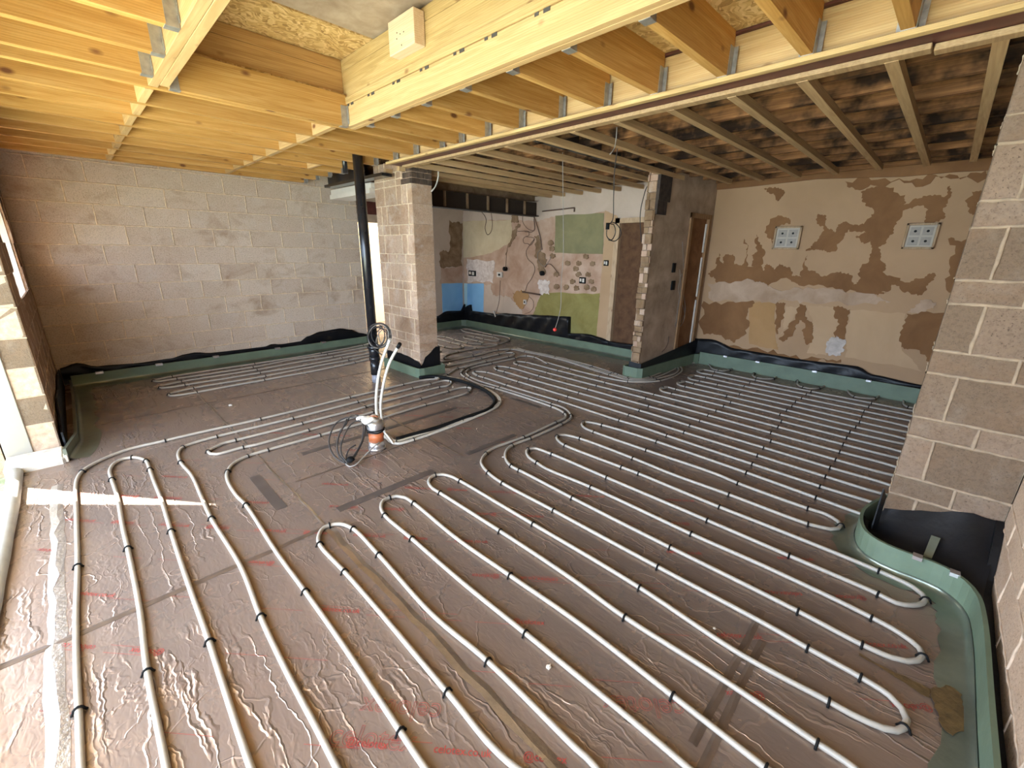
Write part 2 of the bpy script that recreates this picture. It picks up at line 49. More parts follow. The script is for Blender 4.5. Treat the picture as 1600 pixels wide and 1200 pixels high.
PATCH={'peelA': [(0.92, 2.304), (0.77, 2.347), (0.519, 2.242), (0.5, 2.157), (0.566, 2.097), (0.426, 2.205), (0.316, 2.228), (0.202, 2.179), (0.184, 2.307), (0.17, 2.177), (0.187, 2.077), (0.158, 1.984), (0.306, 1.958), (0.3, 2.083), (0.393, 2.13), (0.487, 2.093), (0.538, 1.966), (0.546, 1.835), (0.572, 1.747), (0.636, 1.701), (0.599, 1.611), (0.534, 1.52), (0.542, 1.428), (0.451, 1.386), (0.304, 1.325), (0.194, 1.375), (0.107, 1.435), (0.099, 1.358), (0.132, 1.245), (0.187, 1.185), (0.337, 1.231), (0.446, 1.317), (0.435, 1.224), (0.569, 1.191), (0.727, 1.204), (0.741, 1.324), (0.712, 1.516), (0.688, 1.678), (0.716, 1.77), (0.776, 1.736), (0.87, 1.817), (0.782, 1.862), (0.946, 1.9), (0.98, 1.819), (1.021, 1.665), (1.123, 1.652), (1.235, 1.675), (1.341, 1.65), (1.271, 1.749), (1.222, 1.834), (1.19, 1.894), (1.279, 1.968), (1.291, 2.087), (1.201, 2.06), (1.163, 1.917), (1.081, 1.867), (1.058, 1.961), (0.982, 1.982), (0.915, 1.945), (0.82, 1.953), (0.753, 2.085), (0.8, 2.131), (0.89, 2.203)], 'peelB': [(2.402, 1.426), (2.387, 1.612), (2.308, 1.472), (2.299, 1.599), (2.202, 1.601), (2.167, 1.461), (2.069, 1.45), (2.086, 1.806), (2.02, 1.644), (1.992, 1.439), (1.909, 1.442), (1.959, 1.59), (1.891, 1.645), (1.939, 1.858), (1.853, 1.725), (1.821, 1.458), (1.77, 1.378), (1.75, 1.487), (1.65, 1.41), (1.603, 1.491), (1.489, 1.455), (1.433, 1.34), (1.328, 1.332), (1.309, 1.6), (1.277, 1.424), (1.131, 1.354), (0.971, 1.411), (0.822, 1.38), (0.781, 1.273), (0.626, 1.283), (0.439, 1.2), (0.564, 1.167), (0.931, 1.202), (1.332, 1.227), (1.436, 1.287), (1.879, 1.264), (2.369, 1.208), (2.504, 1.319)], 'peelC': [(1.809, 2.048), (1.74, 2.071), (1.596, 2.052), (1.571, 1.977), (1.675, 1.967), (1.736, 1.906), (1.712, 1.699), (1.779, 1.803)], 'peelD': [(2.508, 0.928), (1.833, 0.986), (1.885, 0.808), (1.83, 0.639), (1.982, 0.378), (2.133, 0.417), (2.287, 0.457), (2.438, 0.435)], 'peelE': [(1.566, 0.995), (1.443, 0.992), (1.45, 0.687), (1.475, 0.571), (1.525, 0.762)], 'peelF': [(1.289, 0.993), (1.218, 0.986), (1.173, 0.803), (1.113, 0.784), (1.082, 0.68), (1.103, 0.486), (1.163, 0.56), (1.17, 0.723), (1.253, 0.794), (1.288, 0.597), (1.39, 0.483), (1.445, 0.518), (1.35, 0.672), (1.304, 0.816)], 'peelG': [(0.923, 1.0), (0.753, 0.979), (0.748, 0.853), (0.744, 0.674), (0.719, 0.599), (0.837, 0.608), (0.82, 0.793)], 'peelH': [(0.239, 0.983), (-0.107, 0.986), (-0.116, 0.655), (-0.081, 0.435), (0.111, 0.595), (0.203, 0.604), (0.243, 0.792)], 'peelI': [(0.082, 1.786), (-0.075, 1.805), (-0.139, 1.264), (-0.051, 1.236), (0.017, 1.535)], 'peelJ': [(1.946, 2.421), (1.777, 2.419), (1.698, 2.364), (1.761, 2.259), (1.81, 2.336)], 'peelK': [(1.09, 2.429), (0.607, 2.416), (0.216, 2.418), (-0.047, 2.429), (-0.065, 2.352), (0.341, 2.341), (0.77, 2.347), (0.953, 2.329)], 'peelL': [(0.009, 2.234), (-0.109, 2.225), (-0.118, 2.003), (-0.024, 2.027)], 'peelM': [(2.42, 0.31), (2.121, 0.341), (1.619, 0.331), (1.071, 0.311), (0.724, 0.36), (0.717, 0.321), (1.063, 0.27), (2.404, 0.199)], 'skimA': [(2.485, 1.187), (1.879, 1.264), (1.747, 1.243), (1.609, 1.17), (1.238, 1.215), (0.566, 1.179), (0.399, 1.097), (0.542, 1.061), (1.203, 1.027), (1.532, 1.012), (1.836, 1.0), (2.423, 0.965)], 'skimB': [(0.911, 0.543), (0.823, 0.649), (0.719, 0.599), (0.734, 0.412), (0.86, 0.39)], 'skimC': [(0.236, 1.007), (0.16, 1.141), (0.023, 1.13), (0.083, 1.023), (0.145, 0.993)], 'amberA': [(1.88, 0.976), (1.566, 0.995), (1.47, 0.486), (1.418, 0.364), (1.79, 0.392)], 'paleA': [(1.436, 0.952), (1.296, 0.965), (1.336, 0.729), (1.431, 0.577)], 'paleB': [(0.75, 0.967), (0.248, 0.982), (0.203, 0.604), (-0.03, 0.352), (0.688, 0.393), (0.724, 0.624)], 'paleC': [(1.196, 0.988), (0.913, 1.001), (0.825, 0.767), (0.848, 0.553), (0.881, 0.386), (1.094, 0.376), (1.071, 0.682)], 'k_white': [(7.469, 2.387), (6.371, 2.513), (5.33, 2.631), (3.312, 2.594), (3.244, 2.004), (3.726, 2.083), (3.964, 2.212), (4.978, 2.182), (5.352, 2.113), (6.022, 2.17), (6.928, 2.18), (7.476, 2.162)], 'k_cream': [(7.474, 2.189), (6.036, 2.17), (6.014, 1.784), (6.588, 1.564), (7.498, 1.458)], 'k_tile': [(7.361, 1.436), (6.519, 1.431), (6.536, 0.972), (7.375, 0.948)], 'k_cyan': [(7.516, 0.92), (7.356, 0.924), (7.37, 0.419), (7.534, 0.39)], 'k_blue': [(7.356, 0.924), (6.822, 0.955), (6.84, 0.321), (7.374, 0.277)], 'k_pale': [(6.822, 0.955), (6.589, 0.945), (6.554, 0.736), (6.176, 0.765), (5.848, 0.61), (5.701, 0.432), (6.84, 0.321)], 'k_brown1': [(5.867, 2.092), (5.797, 2.07), (5.937, 1.825), (6.044, 1.72), (6.185, 1.526), (6.015, 1.847)], 'k_brown2': [(6.038, 2.293), (5.85, 2.277), (5.846, 2.108), (6.029, 2.114)], 'k_brown3': [(5.37, 1.619), (5.201, 1.58), (5.149, 1.34), (5.268, 1.212), (5.362, 1.415)], 'k_brown4': [(5.98, 0.825), (5.668, 0.892), (5.544, 0.813), (5.72, 0.531), (5.88, 0.607)], 'k_grey': [(5.449, 1.857), (5.342, 1.877), (5.174, 1.486), (5.147, 1.221), (5.257, 1.306), (5.388, 1.482)], 'k_white2': [(5.325, 1.077), (5.067, 1.113), (5.039, 0.867), (5.237, 0.852)], 'k_green': [(4.979, 2.192), (4.008, 2.187), (3.977, 1.578), (4.96, 1.587)], 'k_olive': [(5.238, 0.875), (3.972, 0.968), (3.979, 0.226), (4.521, 0.215), (4.565, 0.459), (5.443, 0.406), (5.325, 0.705)], 'k_trim': [(3.992, 2.223), (3.764, 2.13), (3.718, 0.189), (3.979, 0.236), (3.977, 0.968), (3.972, 1.578)], 'blob00': [(4.725, 1.431), (4.688, 1.462), (4.622, 1.447), (4.608, 1.401), (4.655, 1.374), (4.716, 1.385)], 'blob01': [(4.489, 1.437), (4.455, 1.467), (4.391, 1.452), (4.377, 1.407), (4.422, 1.381), (4.481, 1.392)], 'blob02': [(4.211, 1.441), (4.178, 1.469), (4.117, 1.455), (4.104, 1.411), (4.146, 1.386), (4.202, 1.396)], 'blob03': [(4.542, 1.348), (4.507, 1.379), (4.442, 1.364), (4.428, 1.319), (4.474, 1.292), (4.533, 1.302)], 'blob04': [(4.482, 1.256), (4.447, 1.287), (4.383, 1.273), (4.369, 1.228), (4.414, 1.2), (4.473, 1.21)], 'blob05': [(4.286, 1.265), (4.252, 1.295), (4.19, 1.281), (4.177, 1.237), (4.22, 1.21), (4.277, 1.22)], 'blob06': [(4.595, 1.134), (4.559, 1.166), (4.493, 1.152), (4.479, 1.106), (4.526, 1.078), (4.587, 1.087)], 'blob07': [(4.213, 1.155), (4.18, 1.185), (4.118, 1.172), (4.105, 1.128), (4.148, 1.1), (4.204, 1.109)], 'blob08': [(4.728, 1.029), (4.691, 1.062), (4.623, 1.048), (4.609, 1.002), (4.657, 0.972), (4.719, 0.981)], 'blob09': [(4.507, 1.032), (4.471, 1.064), (4.406, 1.051), (4.392, 1.005), (4.438, 0.977), (4.498, 0.985)], 'blob10': [(4.296, 1.056), (4.262, 1.087), (4.199, 1.074), (4.185, 1.03), (4.229, 1.002), (4.287, 1.01)], 'blob11': [(4.153, 1.034), (4.12, 1.065), (4.058, 1.052), (4.045, 1.008), (4.088, 0.98), (4.144, 0.989)], 'blob12': [(4.944, 1.027), (4.905, 1.06), (4.834, 1.047), (4.82, 0.999), (4.87, 0.969), (4.935, 0.978)], 'blob13': [(5.114, 1.763), (5.074, 1.793), (5.004, 1.775), (4.99, 1.729), (5.041, 1.703), (5.105, 1.716)], 'blob14': [(5.08, 1.667), (5.04, 1.697), (4.97, 1.68), (4.956, 1.633), (5.007, 1.607), (5.071, 1.62)], 'blob15': [(4.346, 1.549), (4.313, 1.578), (4.251, 1.562), (4.237, 1.518), (4.281, 1.493), (4.338, 1.504)], 'blob16': [(4.955, 1.236), (4.916, 1.268), (4.846, 1.254), (4.832, 1.206), (4.882, 1.178), (4.947, 1.188)], 'blob17': [(5.059, 1.549), (5.02, 1.579), (4.95, 1.563), (4.936, 1.516), (4.986, 1.49), (5.051, 1.501)], 'l_brown': [(5.725, 2.193), (6.067, 2.154), (6.043, 1.284), (5.479, 1.261), (5.463, 1.573), (5.702, 1.598)], 'l_pink': [(5.479, 1.261), (6.043, 1.284), (6.04, 0.929), (5.435, 0.944)], 'l_blue': [(5.479, 0.942), (6.039, 0.927), (6.025, 0.259), (5.482, 0.307)], 'l_edge': [(5.331, 2.386), (5.42, 2.371), (5.413, 2.043), (5.367, 1.975), (5.311, 1.995)], 'n_grey': [(5.186, 2.137), (5.409, 2.086), (5.444, 1.548), (5.025, 1.549), (5.051, 1.865)]}
WIRES={'loopA': [(4.748, 5.4, 2.2), (4.821, 5.385, 2.134), (4.857, 5.385, 2.067), (4.831, 5.385, 1.944), (4.881, 5.385, 1.849), (4.958, 5.385, 1.896), (4.989, 5.385, 2.004), (4.976, 5.4, 2.2)], 'loopB': [(6.0, 5.662, 2.25), (6.0, 5.673, 2.122), (6.0, 5.598, 2.03), (6.0, 5.51, 1.978), (6.0, 5.383, 1.965), (6.0, 5.379, 2.092), (6.0, 5.411, 2.19)], 'loopC': [(6.0, 5.786, 1.954), (6.0, 5.509, 1.938), (6.0, 5.507, 1.879), (6.0, 5.592, 1.86), (6.0, 5.65, 1.82), (6.0, 5.633, 1.749), (6.0, 5.531, 1.739), (6.0, 5.472, 1.708), (6.0, 5.377, 1.818), (6.0, 5.592, 1.86)], 'long': [(6.0, 5.377, 1.818), (6.0, 5.501, 1.698), (6.0, 5.57, 1.596), (6.0, 5.522, 1.474), (6.0, 5.374, 1.374), (6.0, 5.343, 1.293), (6.0, 5.423, 1.124), (6.0, 5.522, 1.013), (6.0, 5.569, 0.881)], 'drop': [(6.0, 5.471, 0.802), (6.0, 5.365, 0.725), (6.0, 5.352, 0.618), (6.0, 5.431, 0.523), (6.0, 5.581, 0.463)], 'switchdrop': [(6.02, 6.099, 1.58), (6.02, 6.107, 1.44), (6.02, 6.121, 1.287)], 'sockdrop': [(6.02, 6.267, 1.046), (6.02, 6.283, 0.829), (6.02, 6.299, 0.643), (6.02, 6.356, 0.473), (6.02, 6.401, 0.373)], 'pairA': [(6.02, 5.408, 2.186), (6.02, 5.259, 1.853), (6.02, 5.205, 1.638)], 'pairB': [(6.02, 5.422, 2.154), (6.02, 5.4, 1.983), (6.02, 5.444, 1.942), (6.02, 5.632, 1.945)], 'loopD': [(6.02, 5.205, 1.638), (6.02, 5.293, 1.593), (6.02, 5.304, 1.483), (6.02, 5.147, 1.355), (6.02, 5.006, 1.489), (6.02, 4.994, 1.532)], 'loopE': [(6.02, 5.117, 1.345), (6.02, 5.074, 1.39), (6.02, 5.001, 1.392), (6.02, 4.896, 1.32), (6.02, 4.835, 1.258)], 'hang1': [(3.732, 2.998, 2.55), (3.784, 2.998, 2.007), (3.819, 2.998, 1.559), (3.806, 2.998, 1.29), (3.816, 2.998, 1.011), (3.789, 2.998, 0.907), (3.73, 2.998, 0.769)], 'ring': [(3.899, 2.474, 2.742), (3.899, 2.474, 2.55), (3.879, 2.474, 2.345), (3.896, 2.474, 2.121), (3.911, 2.474, 1.907), (3.831, 2.474, 1.848), (3.826, 2.474, 1.757), (3.921, 2.474, 1.722), (3.982, 2.474, 1.799), (3.934, 2.474, 1.871), (3.863, 2.474, 1.868), (3.895, 2.474, 1.888), (4.028, 2.474, 1.857), (4.089, 2.474, 1.784), (3.995, 2.474, 1.715), (3.866, 2.474, 1.721)], 'nibA': [(5.345, 2.66, 2.5), (5.345, 2.9, 2.417), (5.241, 2.9, 2.249), (5.205, 2.9, 2.064), (5.297, 2.9, 1.738)], 'coilA': [(5.832, 2.592, 1.749), (6.037, 2.592, 1.178), (6.023, 2.592, 0.907), (5.959, 2.592, 0.69), (5.91, 2.592, 0.639), (6.113, 2.592, 0.603), (6.21, 2.592, 0.722), (6.039, 2.592, 0.961), (5.893, 2.592, 1.132), (5.924, 2.592, 1.341), (6.071, 2.592, 1.068), (6.206, 2.592, 0.78), (6.1, 2.592, 0.647)], 'coilB': [(5.847, 2.592, 1.395), (5.957, 2.592, 1.128), (5.942, 2.592, 0.858), (5.962, 2.592, 0.633), (6.026, 2.592, 0.455), (6.002, 2.592, 0.313), (6.083, 2.592, 0.257), (6.06, 2.592, 0.451)], 'nibcurl': [(5.759, 2.59, 0.494), (5.762, 2.59, 0.407), (5.703, 2.59, 0.333), (5.597, 2.59, 0.294)], 'flex': [(3.377, 4.619999999999999, 2.74), (3.377, 4.6, 2.555), (3.382, 4.6, 2.452), (3.329, 4.6, 2.327), (3.271, 4.6, 2.272)], 'ceil1': [(3.25, 2.083, 2.55), (3.254, 2.083, 2.462), (3.238, 2.083, 2.384), (3.181, 2.083, 2.334)], 'ceil2': [(4.407, 2.737, 2.47), (4.649, 2.932, 2.47), (4.894, 3.117, 2.47), (4.927, 3.006, 2.47)]}
RISERS={'A': [(1.71, 3.194, 0.005), (1.71, 3.242, 0.054), (1.71, 3.36, 0.166), (1.71, 3.361, 0.312), (1.71, 3.306, 0.502), (1.71, 3.212, 0.691), (1.71, 3.041, 0.92)], 'B': [(1.74, 3.262, -0.033), (1.74, 3.292, 0.01), (1.74, 3.334, 0.128), (1.74, 3.342, 0.264), (1.74, 3.265, 0.479), (1.74, 3.14, 0.692), (1.74, 2.968, 0.873)]}
CABLES={'c1': [(1.492, 3.113, 0.219), (1.487, 3.174, 0.242), (1.46, 3.248, 0.261), (1.407, 3.3, 0.26), (1.323, 3.317, 0.232), (1.256, 3.274, 0.186), (1.208, 3.216, 0.141), (1.18, 3.125, 0.092), (1.187, 3.028, 0.054), (1.213, 2.962, 0.038)], 'c2': [(1.5, 3.153, 0.218), (1.495, 3.242, 0.253), (1.476, 3.294, 0.267), (1.437, 3.309, 0.256), (1.382, 3.27, 0.216), (1.326, 3.252, 0.185), (1.266, 3.187, 0.133), (1.227, 3.123, 0.089), (1.212, 3.046, 0.051), (1.232, 2.978, 0.031)], 'c3': [(1.483, 3.094, 0.221), (1.472, 3.169, 0.247), (1.432, 3.208, 0.247), (1.375, 3.201, 0.219), (1.304, 3.154, 0.17), (1.249, 3.097, 0.123), (1.219, 3.028, 0.081), (1.22, 2.938, 0.044)], 'c4': [(1.487, 3.183, 0.239), (1.449, 3.111, 0.192), (1.396, 3.04, 0.14), (1.334, 2.999, 0.097), (1.272, 2.969, 0.058), (1.235, 2.957, 0.038)], 'c5': [(1.495, 3.159, 0.204), (1.46, 3.111, 0.169), (1.409, 3.056, 0.124), (1.346, 3.015, 0.081), (1.298, 2.987, 0.049), (1.256, 2.98, 0.028)], 'c6': [(1.348, 3.049, 0.117), (1.301, 3.057, 0.1), (1.261, 3.03, 0.072), (1.231, 2.986, 0.041)], 'c7': [(1.397, 3.281, 0.255), (1.34, 3.235, 0.212), (1.278, 3.19, 0.167), (1.231, 3.124, 0.12), (1.206, 3.041, 0.074), (1.212, 2.97, 0.047)], 'c8': [(1.226, 2.993, 0.021), (1.235, 2.94, 0.008), (1.277, 2.926, 0.015), (1.334, 2.936, 0.042), (1.391, 2.945, 0.071), (1.45, 2.955, 0.099), (1.503, 2.954, 0.122)], 'h0': [(2.4, 4.241, 0.694), (2.4, 4.268, 0.636), (2.4, 4.33, 0.581), (2.4, 4.419, 0.535), (2.4, 4.524, 0.507), (2.4, 4.628, 0.501), (2.4, 4.715, 0.52), (2.4, 4.769, 0.561), (2.4, 4.78, 0.617), (2.4, 4.748, 0.679), (2.4, 4.678, 0.737), (2.4, 4.582, 0.78), (2.4, 4.477, 0.804), (2.4, 4.379, 0.805), (2.4, 4.301, 0.785), (2.4, 4.253, 0.746), (2.4, 4.241, 0.694)], 'h1': [(2.412, 4.332, 0.635), (2.412, 4.386, 0.579), (2.412, 4.465, 0.53), (2.412, 4.56, 0.497), (2.412, 4.655, 0.484), (2.412, 4.736, 0.496), (2.412, 4.788, 0.53), (2.412, 4.802, 0.581), (2.412, 4.776, 0.641), (2.412, 4.715, 0.699), (2.412, 4.63, 0.746), (2.412, 4.535, 0.776), (2.412, 4.444, 0.784), (2.412, 4.37, 0.771), (2.412, 4.324, 0.738), (2.412, 4.31, 0.69), (2.412, 4.332, 0.635)], 'h2': [(2.424, 4.315, 0.712), (2.424, 4.318, 0.663), (2.424, 4.352, 0.613), (2.424, 4.412, 0.57), (2.424, 4.49, 0.54), (2.424, 4.574, 0.528), (2.424, 4.652, 0.537), (2.424, 4.711, 0.566), (2.424, 4.741, 0.61), (2.424, 4.735, 0.662), (2.424, 4.697, 0.714), (2.424, 4.632, 0.757), (2.424, 4.552, 0.784), (2.424, 4.469, 0.793), (2.424, 4.396, 0.782), (2.424, 4.342, 0.754), (2.424, 4.315, 0.712)], 'h3': [(2.436, 4.396, 0.634), (2.436, 4.427, 0.588), (2.436, 4.487, 0.545), (2.436, 4.569, 0.511), (2.436, 4.66, 0.492), (2.436, 4.746, 0.491), (2.436, 4.814, 0.51), (2.436, 4.852, 0.545), (2.436, 4.853, 0.591), (2.436, 4.817, 0.64), (2.436, 4.751, 0.684), (2.436, 4.666, 0.716), (2.436, 4.576, 0.732), (2.436, 4.495, 0.73), (2.436, 4.432, 0.71), (2.436, 4.398, 0.677), (2.436, 4.396, 0.634)], 'h4': [(2.448, 4.392, 0.612), (2.448, 4.451, 0.564), (2.448, 4.519, 0.525), (2.448, 4.586, 0.501), (2.448, 4.641, 0.496), (2.448, 4.676, 0.512), (2.448, 4.683, 0.546), (2.448, 4.663, 0.593), (2.448, 4.618, 0.644), (2.448, 4.556, 0.692), (2.448, 4.488, 0.73), (2.448, 4.424, 0.751), (2.448, 4.372, 0.753), (2.448, 4.341, 0.738), (2.448, 4.334, 0.705), (2.448, 4.351, 0.662), (2.448, 4.392, 0.612)], 'h5': [(2.46, 4.488, 0.661), (2.46, 4.501, 0.607), (2.46, 4.543, 0.555), (2.46, 4.609, 0.511), (2.46, 4.689, 0.483), (2.46, 4.772, 0.477), (2.46, 4.845, 0.493), (2.46, 4.894, 0.529), (2.46, 4.913, 0.58), (2.46, 4.897, 0.638), (2.46, 4.85, 0.692), (2.46, 4.781, 0.734), (2.46, 4.699, 0.759), (2.46, 4.619, 0.762), (2.46, 4.552, 0.745), (2.46, 4.506, 0.71), (2.46, 4.488, 0.661)], 'h6': [(2.472, 4.4, 0.655), (2.472, 4.44, 0.6), (2.472, 4.512, 0.551), (2.472, 4.606, 0.513), (2.472, 4.708, 0.494), (2.472, 4.804, 0.497), (2.472, 4.877, 0.522), (2.472, 4.913, 0.566), (2.472, 4.907, 0.622), (2.472, 4.861, 0.68), (2.472, 4.782, 0.73), (2.472, 4.684, 0.765), (2.472, 4.584, 0.78), (2.472, 4.495, 0.774), (2.472, 4.43, 0.748), (2.472, 4.397, 0.706), (2.472, 4.4, 0.655)], 'h7': [(2.484, 4.385, 0.659), (2.484, 4.402, 0.61), (2.484, 4.456, 0.56), (2.484, 4.54, 0.515), (2.484, 4.644, 0.484), (2.484, 4.751, 0.471), (2.484, 4.846, 0.479), (2.484, 4.91, 0.508), (2.484, 4.934, 0.553), (2.484, 4.913, 0.606), (2.484, 4.851, 0.659), (2.484, 4.76, 0.703), (2.484, 4.654, 0.731), (2.484, 4.551, 0.74), (2.484, 4.465, 0.729), (2.484, 4.407, 0.701), (2.484, 4.385, 0.659)], 'h8': [(2.496, 4.584, 0.584), (2.496, 4.636, 0.534), (2.496, 4.707, 0.491), (2.496, 4.788, 0.463), (2.496, 4.864, 0.454), (2.496, 4.925, 0.466), (2.496, 4.959, 0.498), (2.496, 4.962, 0.545), (2.496, 4.931, 0.599), (2.496, 4.875, 0.65), (2.496, 4.8, 0.692), (2.496, 4.721, 0.717), (2.496, 4.648, 0.724), (2.496, 4.592, 0.71), (2.496, 4.561, 0.679), (2.496, 4.558, 0.635), (2.496, 4.584, 0.584)], 'h9': [(2.508, 4.459, 0.654), (2.508, 4.462, 0.605), (2.508, 4.483, 0.558), (2.508, 4.521, 0.521), (2.508, 4.57, 0.5), (2.508, 4.622, 0.498), (2.508, 4.67, 0.515), (2.508, 4.705, 0.55), (2.508, 4.723, 0.596), (2.508, 4.719, 0.647), (2.508, 4.696, 0.694), (2.508, 4.656, 0.73), (2.508, 4.607, 0.749), (2.508, 4.556, 0.75), (2.508, 4.51, 0.732), (2.508, 4.476, 0.698), (2.508, 4.459, 0.654)], 'h10': [(2.52, 4.514, 0.604), (2.52, 4.54, 0.559), (2.52, 4.586, 0.518), (2.52, 4.646, 0.487), (2.52, 4.711, 0.471), (2.52, 4.771, 0.473), (2.52, 4.816, 0.493), (2.52, 4.839, 0.529), (2.52, 4.836, 0.573), (2.52, 4.807, 0.619), (2.52, 4.758, 0.66), (2.52, 4.697, 0.69), (2.52, 4.633, 0.703), (2.52, 4.576, 0.7), (2.52, 4.534, 0.679), (2.52, 4.512, 0.646), (2.52, 4.514, 0.604)], 'hl': [(2.41, 4.742, 0.54), (2.41, 4.683, 0.479), (2.41, 4.51, 0.427), (2.41, 4.467, 0.418)]}
SOCK={'a': (7.175, 1.146), 'b': (6.331, 1.155), 'c': (4.329, 1.152), 'd': (3.894, 1.443), 'e': (5.631, 0.681), 'f': (6.166, 1.273), 'g': (5.208, 1.23), 'h': (5.683, 0.869), 'i': (4.566, 2.272)}
# ------------------------------------------------------------------ helpers
RND=random.Random(7)
def new(): return bmesh.new()
def tag(o,label=None,cat=None,group=None,kind=None):
    if label: o['label']=label
    if cat: o['category']=cat
    if group: o['group']=group
    if kind: o['kind']=kind
    return o
def obj(name,bm,mats,parent=None,smooth=False,loc=None):
    me=bpy.data.meshes.new(name); bm.normal_update(); bm.to_mesh(me); bm.free()
    for m in (mats if isinstance(mats,(list,tuple)) else [mats]): me.materials.append(m)
    if smooth:
        for p in me.polygons: p.use_smooth=True
    o=bpy.data.objects.new(name,me); C.objects.link(o)
    if parent: o.parent=parent
    if loc: o.location=loc
    return o
def empty(name,loc,label,cat,group=None):
    o=bpy.data.objects.new(name,None); C.objects.link(o); o.location=loc; o.empty_display_size=.1
    return tag(o,label,cat,group)
def child(name,bm,mats,root,smooth=False):
    o=obj(name,bm,mats,root,smooth); o.matrix_parent_inverse=Matrix.Translation(-root.location) if root.type=='EMPTY' else Matrix()
    return o
def box(bm,x0,x1,y0,y1,z0,z1,mi=0,bev=0):
    v=[bm.verts.new(c) for c in ((x0,y0,z0),(x1,y0,z0),(x1,y1,z0),(x0,y1,z0),(x0,y0,z1),(x1,y0,z1),(x1,y1,z1),(x0,y1,z1))]
    fs=[bm.faces.new([v[i] for i in q]) for q in ((3,2,1,0),(4,5,6,7),(0,1,5,4),(1,2,6,5),(2,3,7,6),(3,0,4,7))]
    for f in fs: f.material_index=mi
    if bev:
        r=bmesh.ops.bevel(bm,geom=list({e for f in fs for e in f.edges}),offset=bev,segments=1,affect='EDGES')
        for f in r['faces']: f.material_index=mi
    return v
def obox(bm,a,b,w,h,mi=0,up=Vector((0,0,1)),bev=0):
    """bar from a to b (centres of its end faces), width w across, height h along up"""
    a=Vector(a);b=Vector(b);d=(b-a).normalized(); s=d.cross(up)
    if s.length<1e-4: s=Vector((1,0,0))
    s.normalize(); u=s.cross(d)
    v=[bm.verts.new(p+s*i*w/2+u*j*h/2) for p in (a,b) for i,j in ((-1,-1),(1,-1),(1,1),(-1,1))]
    for q in ((0,1,2,3),(7,6,5,4),(0,4,5,1),(1,5,6,2),(2,6,7,3),(3,7,4,0)):
        f=bm.faces.new([v[i] for i in q]); f.material_index=mi
def smoothpts(pts,step=.03,mx=10):
    pts=[Vector(p) if len(p)==3 else Vector((p[0],p[1],0)) for p in pts]
    q=[pts[0]]
    for p in pts[1:]:
        if (p-q[-1]).length>.004: q.append(p)
    pts=q; n=len(pts); out=[]
    for i in range(n-1):
        p0=pts[i-1] if i else pts[0]*2-pts[1]; p1=pts[i]; p2=pts[i+1]; p3=pts[i+2] if i+2<n else p2*2-p1
        t0=0; t1=t0+(p1-p0).length**.5; t2=t1+(p2-p1).length**.5; t3=t2+(p3-p2).length**.5
        m=max(1,int(min((p2-p1).length/step,mx)))
        for k in range(m):
            t=t1+(t2-t1)*k/m
            A1=p0*((t1-t)/(t1-t0))+p1*((t-t0)/(t1-t0)); A2=p1*((t2-t)/(t2-t1))+p2*((t-t1)/(t2-t1)); A3=p2*((t3-t)/(t3-t2))+p3*((t-t2)/(t3-t2))
            B1=A1*((t2-t)/(t2-t0))+A2*((t-t0)/(t2-t0)); B2=A2*((t3-t)/(t3-t1))+A3*((t-t1)/(t3-t1))
            out.append(B1*((t2-t)/(t2-t1))+B2*((t-t1)/(t2-t1)))
    out.append(pts[-1]); return out
def tube(bm,pts,r,n=8,mi=0,cap=True,jit=0):
    rings=[]; up=None
    for i,p in enumerate(pts):
        d=(pts[min(i+1,len(pts)-1)]-pts[max(i-1,0)]).normalized()
        if up is None:
            up=Vector((0,0,1)) if abs(d.z)<.9 else Vector((1,0,0))
        s=d.cross(up).normalized(); up=s.cross(d).normalized()
        rr=(r[i] if isinstance(r,list) else r)*(1+RND.uniform(-jit,jit))
        rings.append([bm.verts.new(p+s*(rr*math.cos(2*math.pi*k/n))+up*(rr*math.sin(2*math.pi*k/n))) for k in range(n)])
    for a,b in zip(rings,rings[1:]):
        for k in range(n):
            f=bm.faces.new((a[k],a[(k+1)%n],b[(k+1)%n],b[k])); f.material_index=mi; f.smooth=True
    if cap:
        bm.faces.new(rings[0][::-1]).material_index=mi; bm.faces.new(rings[-1]).material_index=mi
def jag(poly,amp=.012,it=3,rnd=RND):
    pts=[Vector(p) for p in poly]
    for k in range(it):
        o=[]
        for a,b in zip(pts,pts[1:]+pts[:1]):
            o.append(a); L=(b-a).length
            if L>.02:
                n=Vector((-(b-a).y,(b-a).x)).normalized(); o.append((a+b)/2+n*rnd.uniform(-1,1)*min(amp*1.6,L*(.2 if k<2 else .42)))
        pts=o
    return pts
def plate(bm,ax,c,poly,t,mi=0):
    """thin plate standing proud of a wall. ax 0: plane X=c, poly in (y,z); ax 1: plane Y=c, poly in (x,z); ax 2: plane Z=c. t = signed thickness"""
    def P(q,d): return (c+d,q[0],q[1]) if ax==0 else ((q[0],c+d,q[1]) if ax==1 else (q[0],q[1],c+d))
    n=len(poly); vs,es,fs,_,_,_=delaunay_2d_cdt([Vector((q[0],q[1])) for q in poly],[],[list(range(n))],1,1e-5)
    B=[bm.verts.new(P(q,t)) for q in vs]; A=[bm.verts.new(P(q,0)) for q in vs]; ec={}
    for f in fs:
        bm.faces.new([B[i] for i in f]).material_index=mi
        for i,j in zip(f,list(f[1:])+[f[0]]): ec[(i,j)]=1
    for (i,j) in ec:
        if (j,i) not in ec: bm.faces.new((B[i],A[i],A[j],B[j])).material_index=mi
    bmesh.ops.recalc_face_normals(bm,faces=bm.faces)

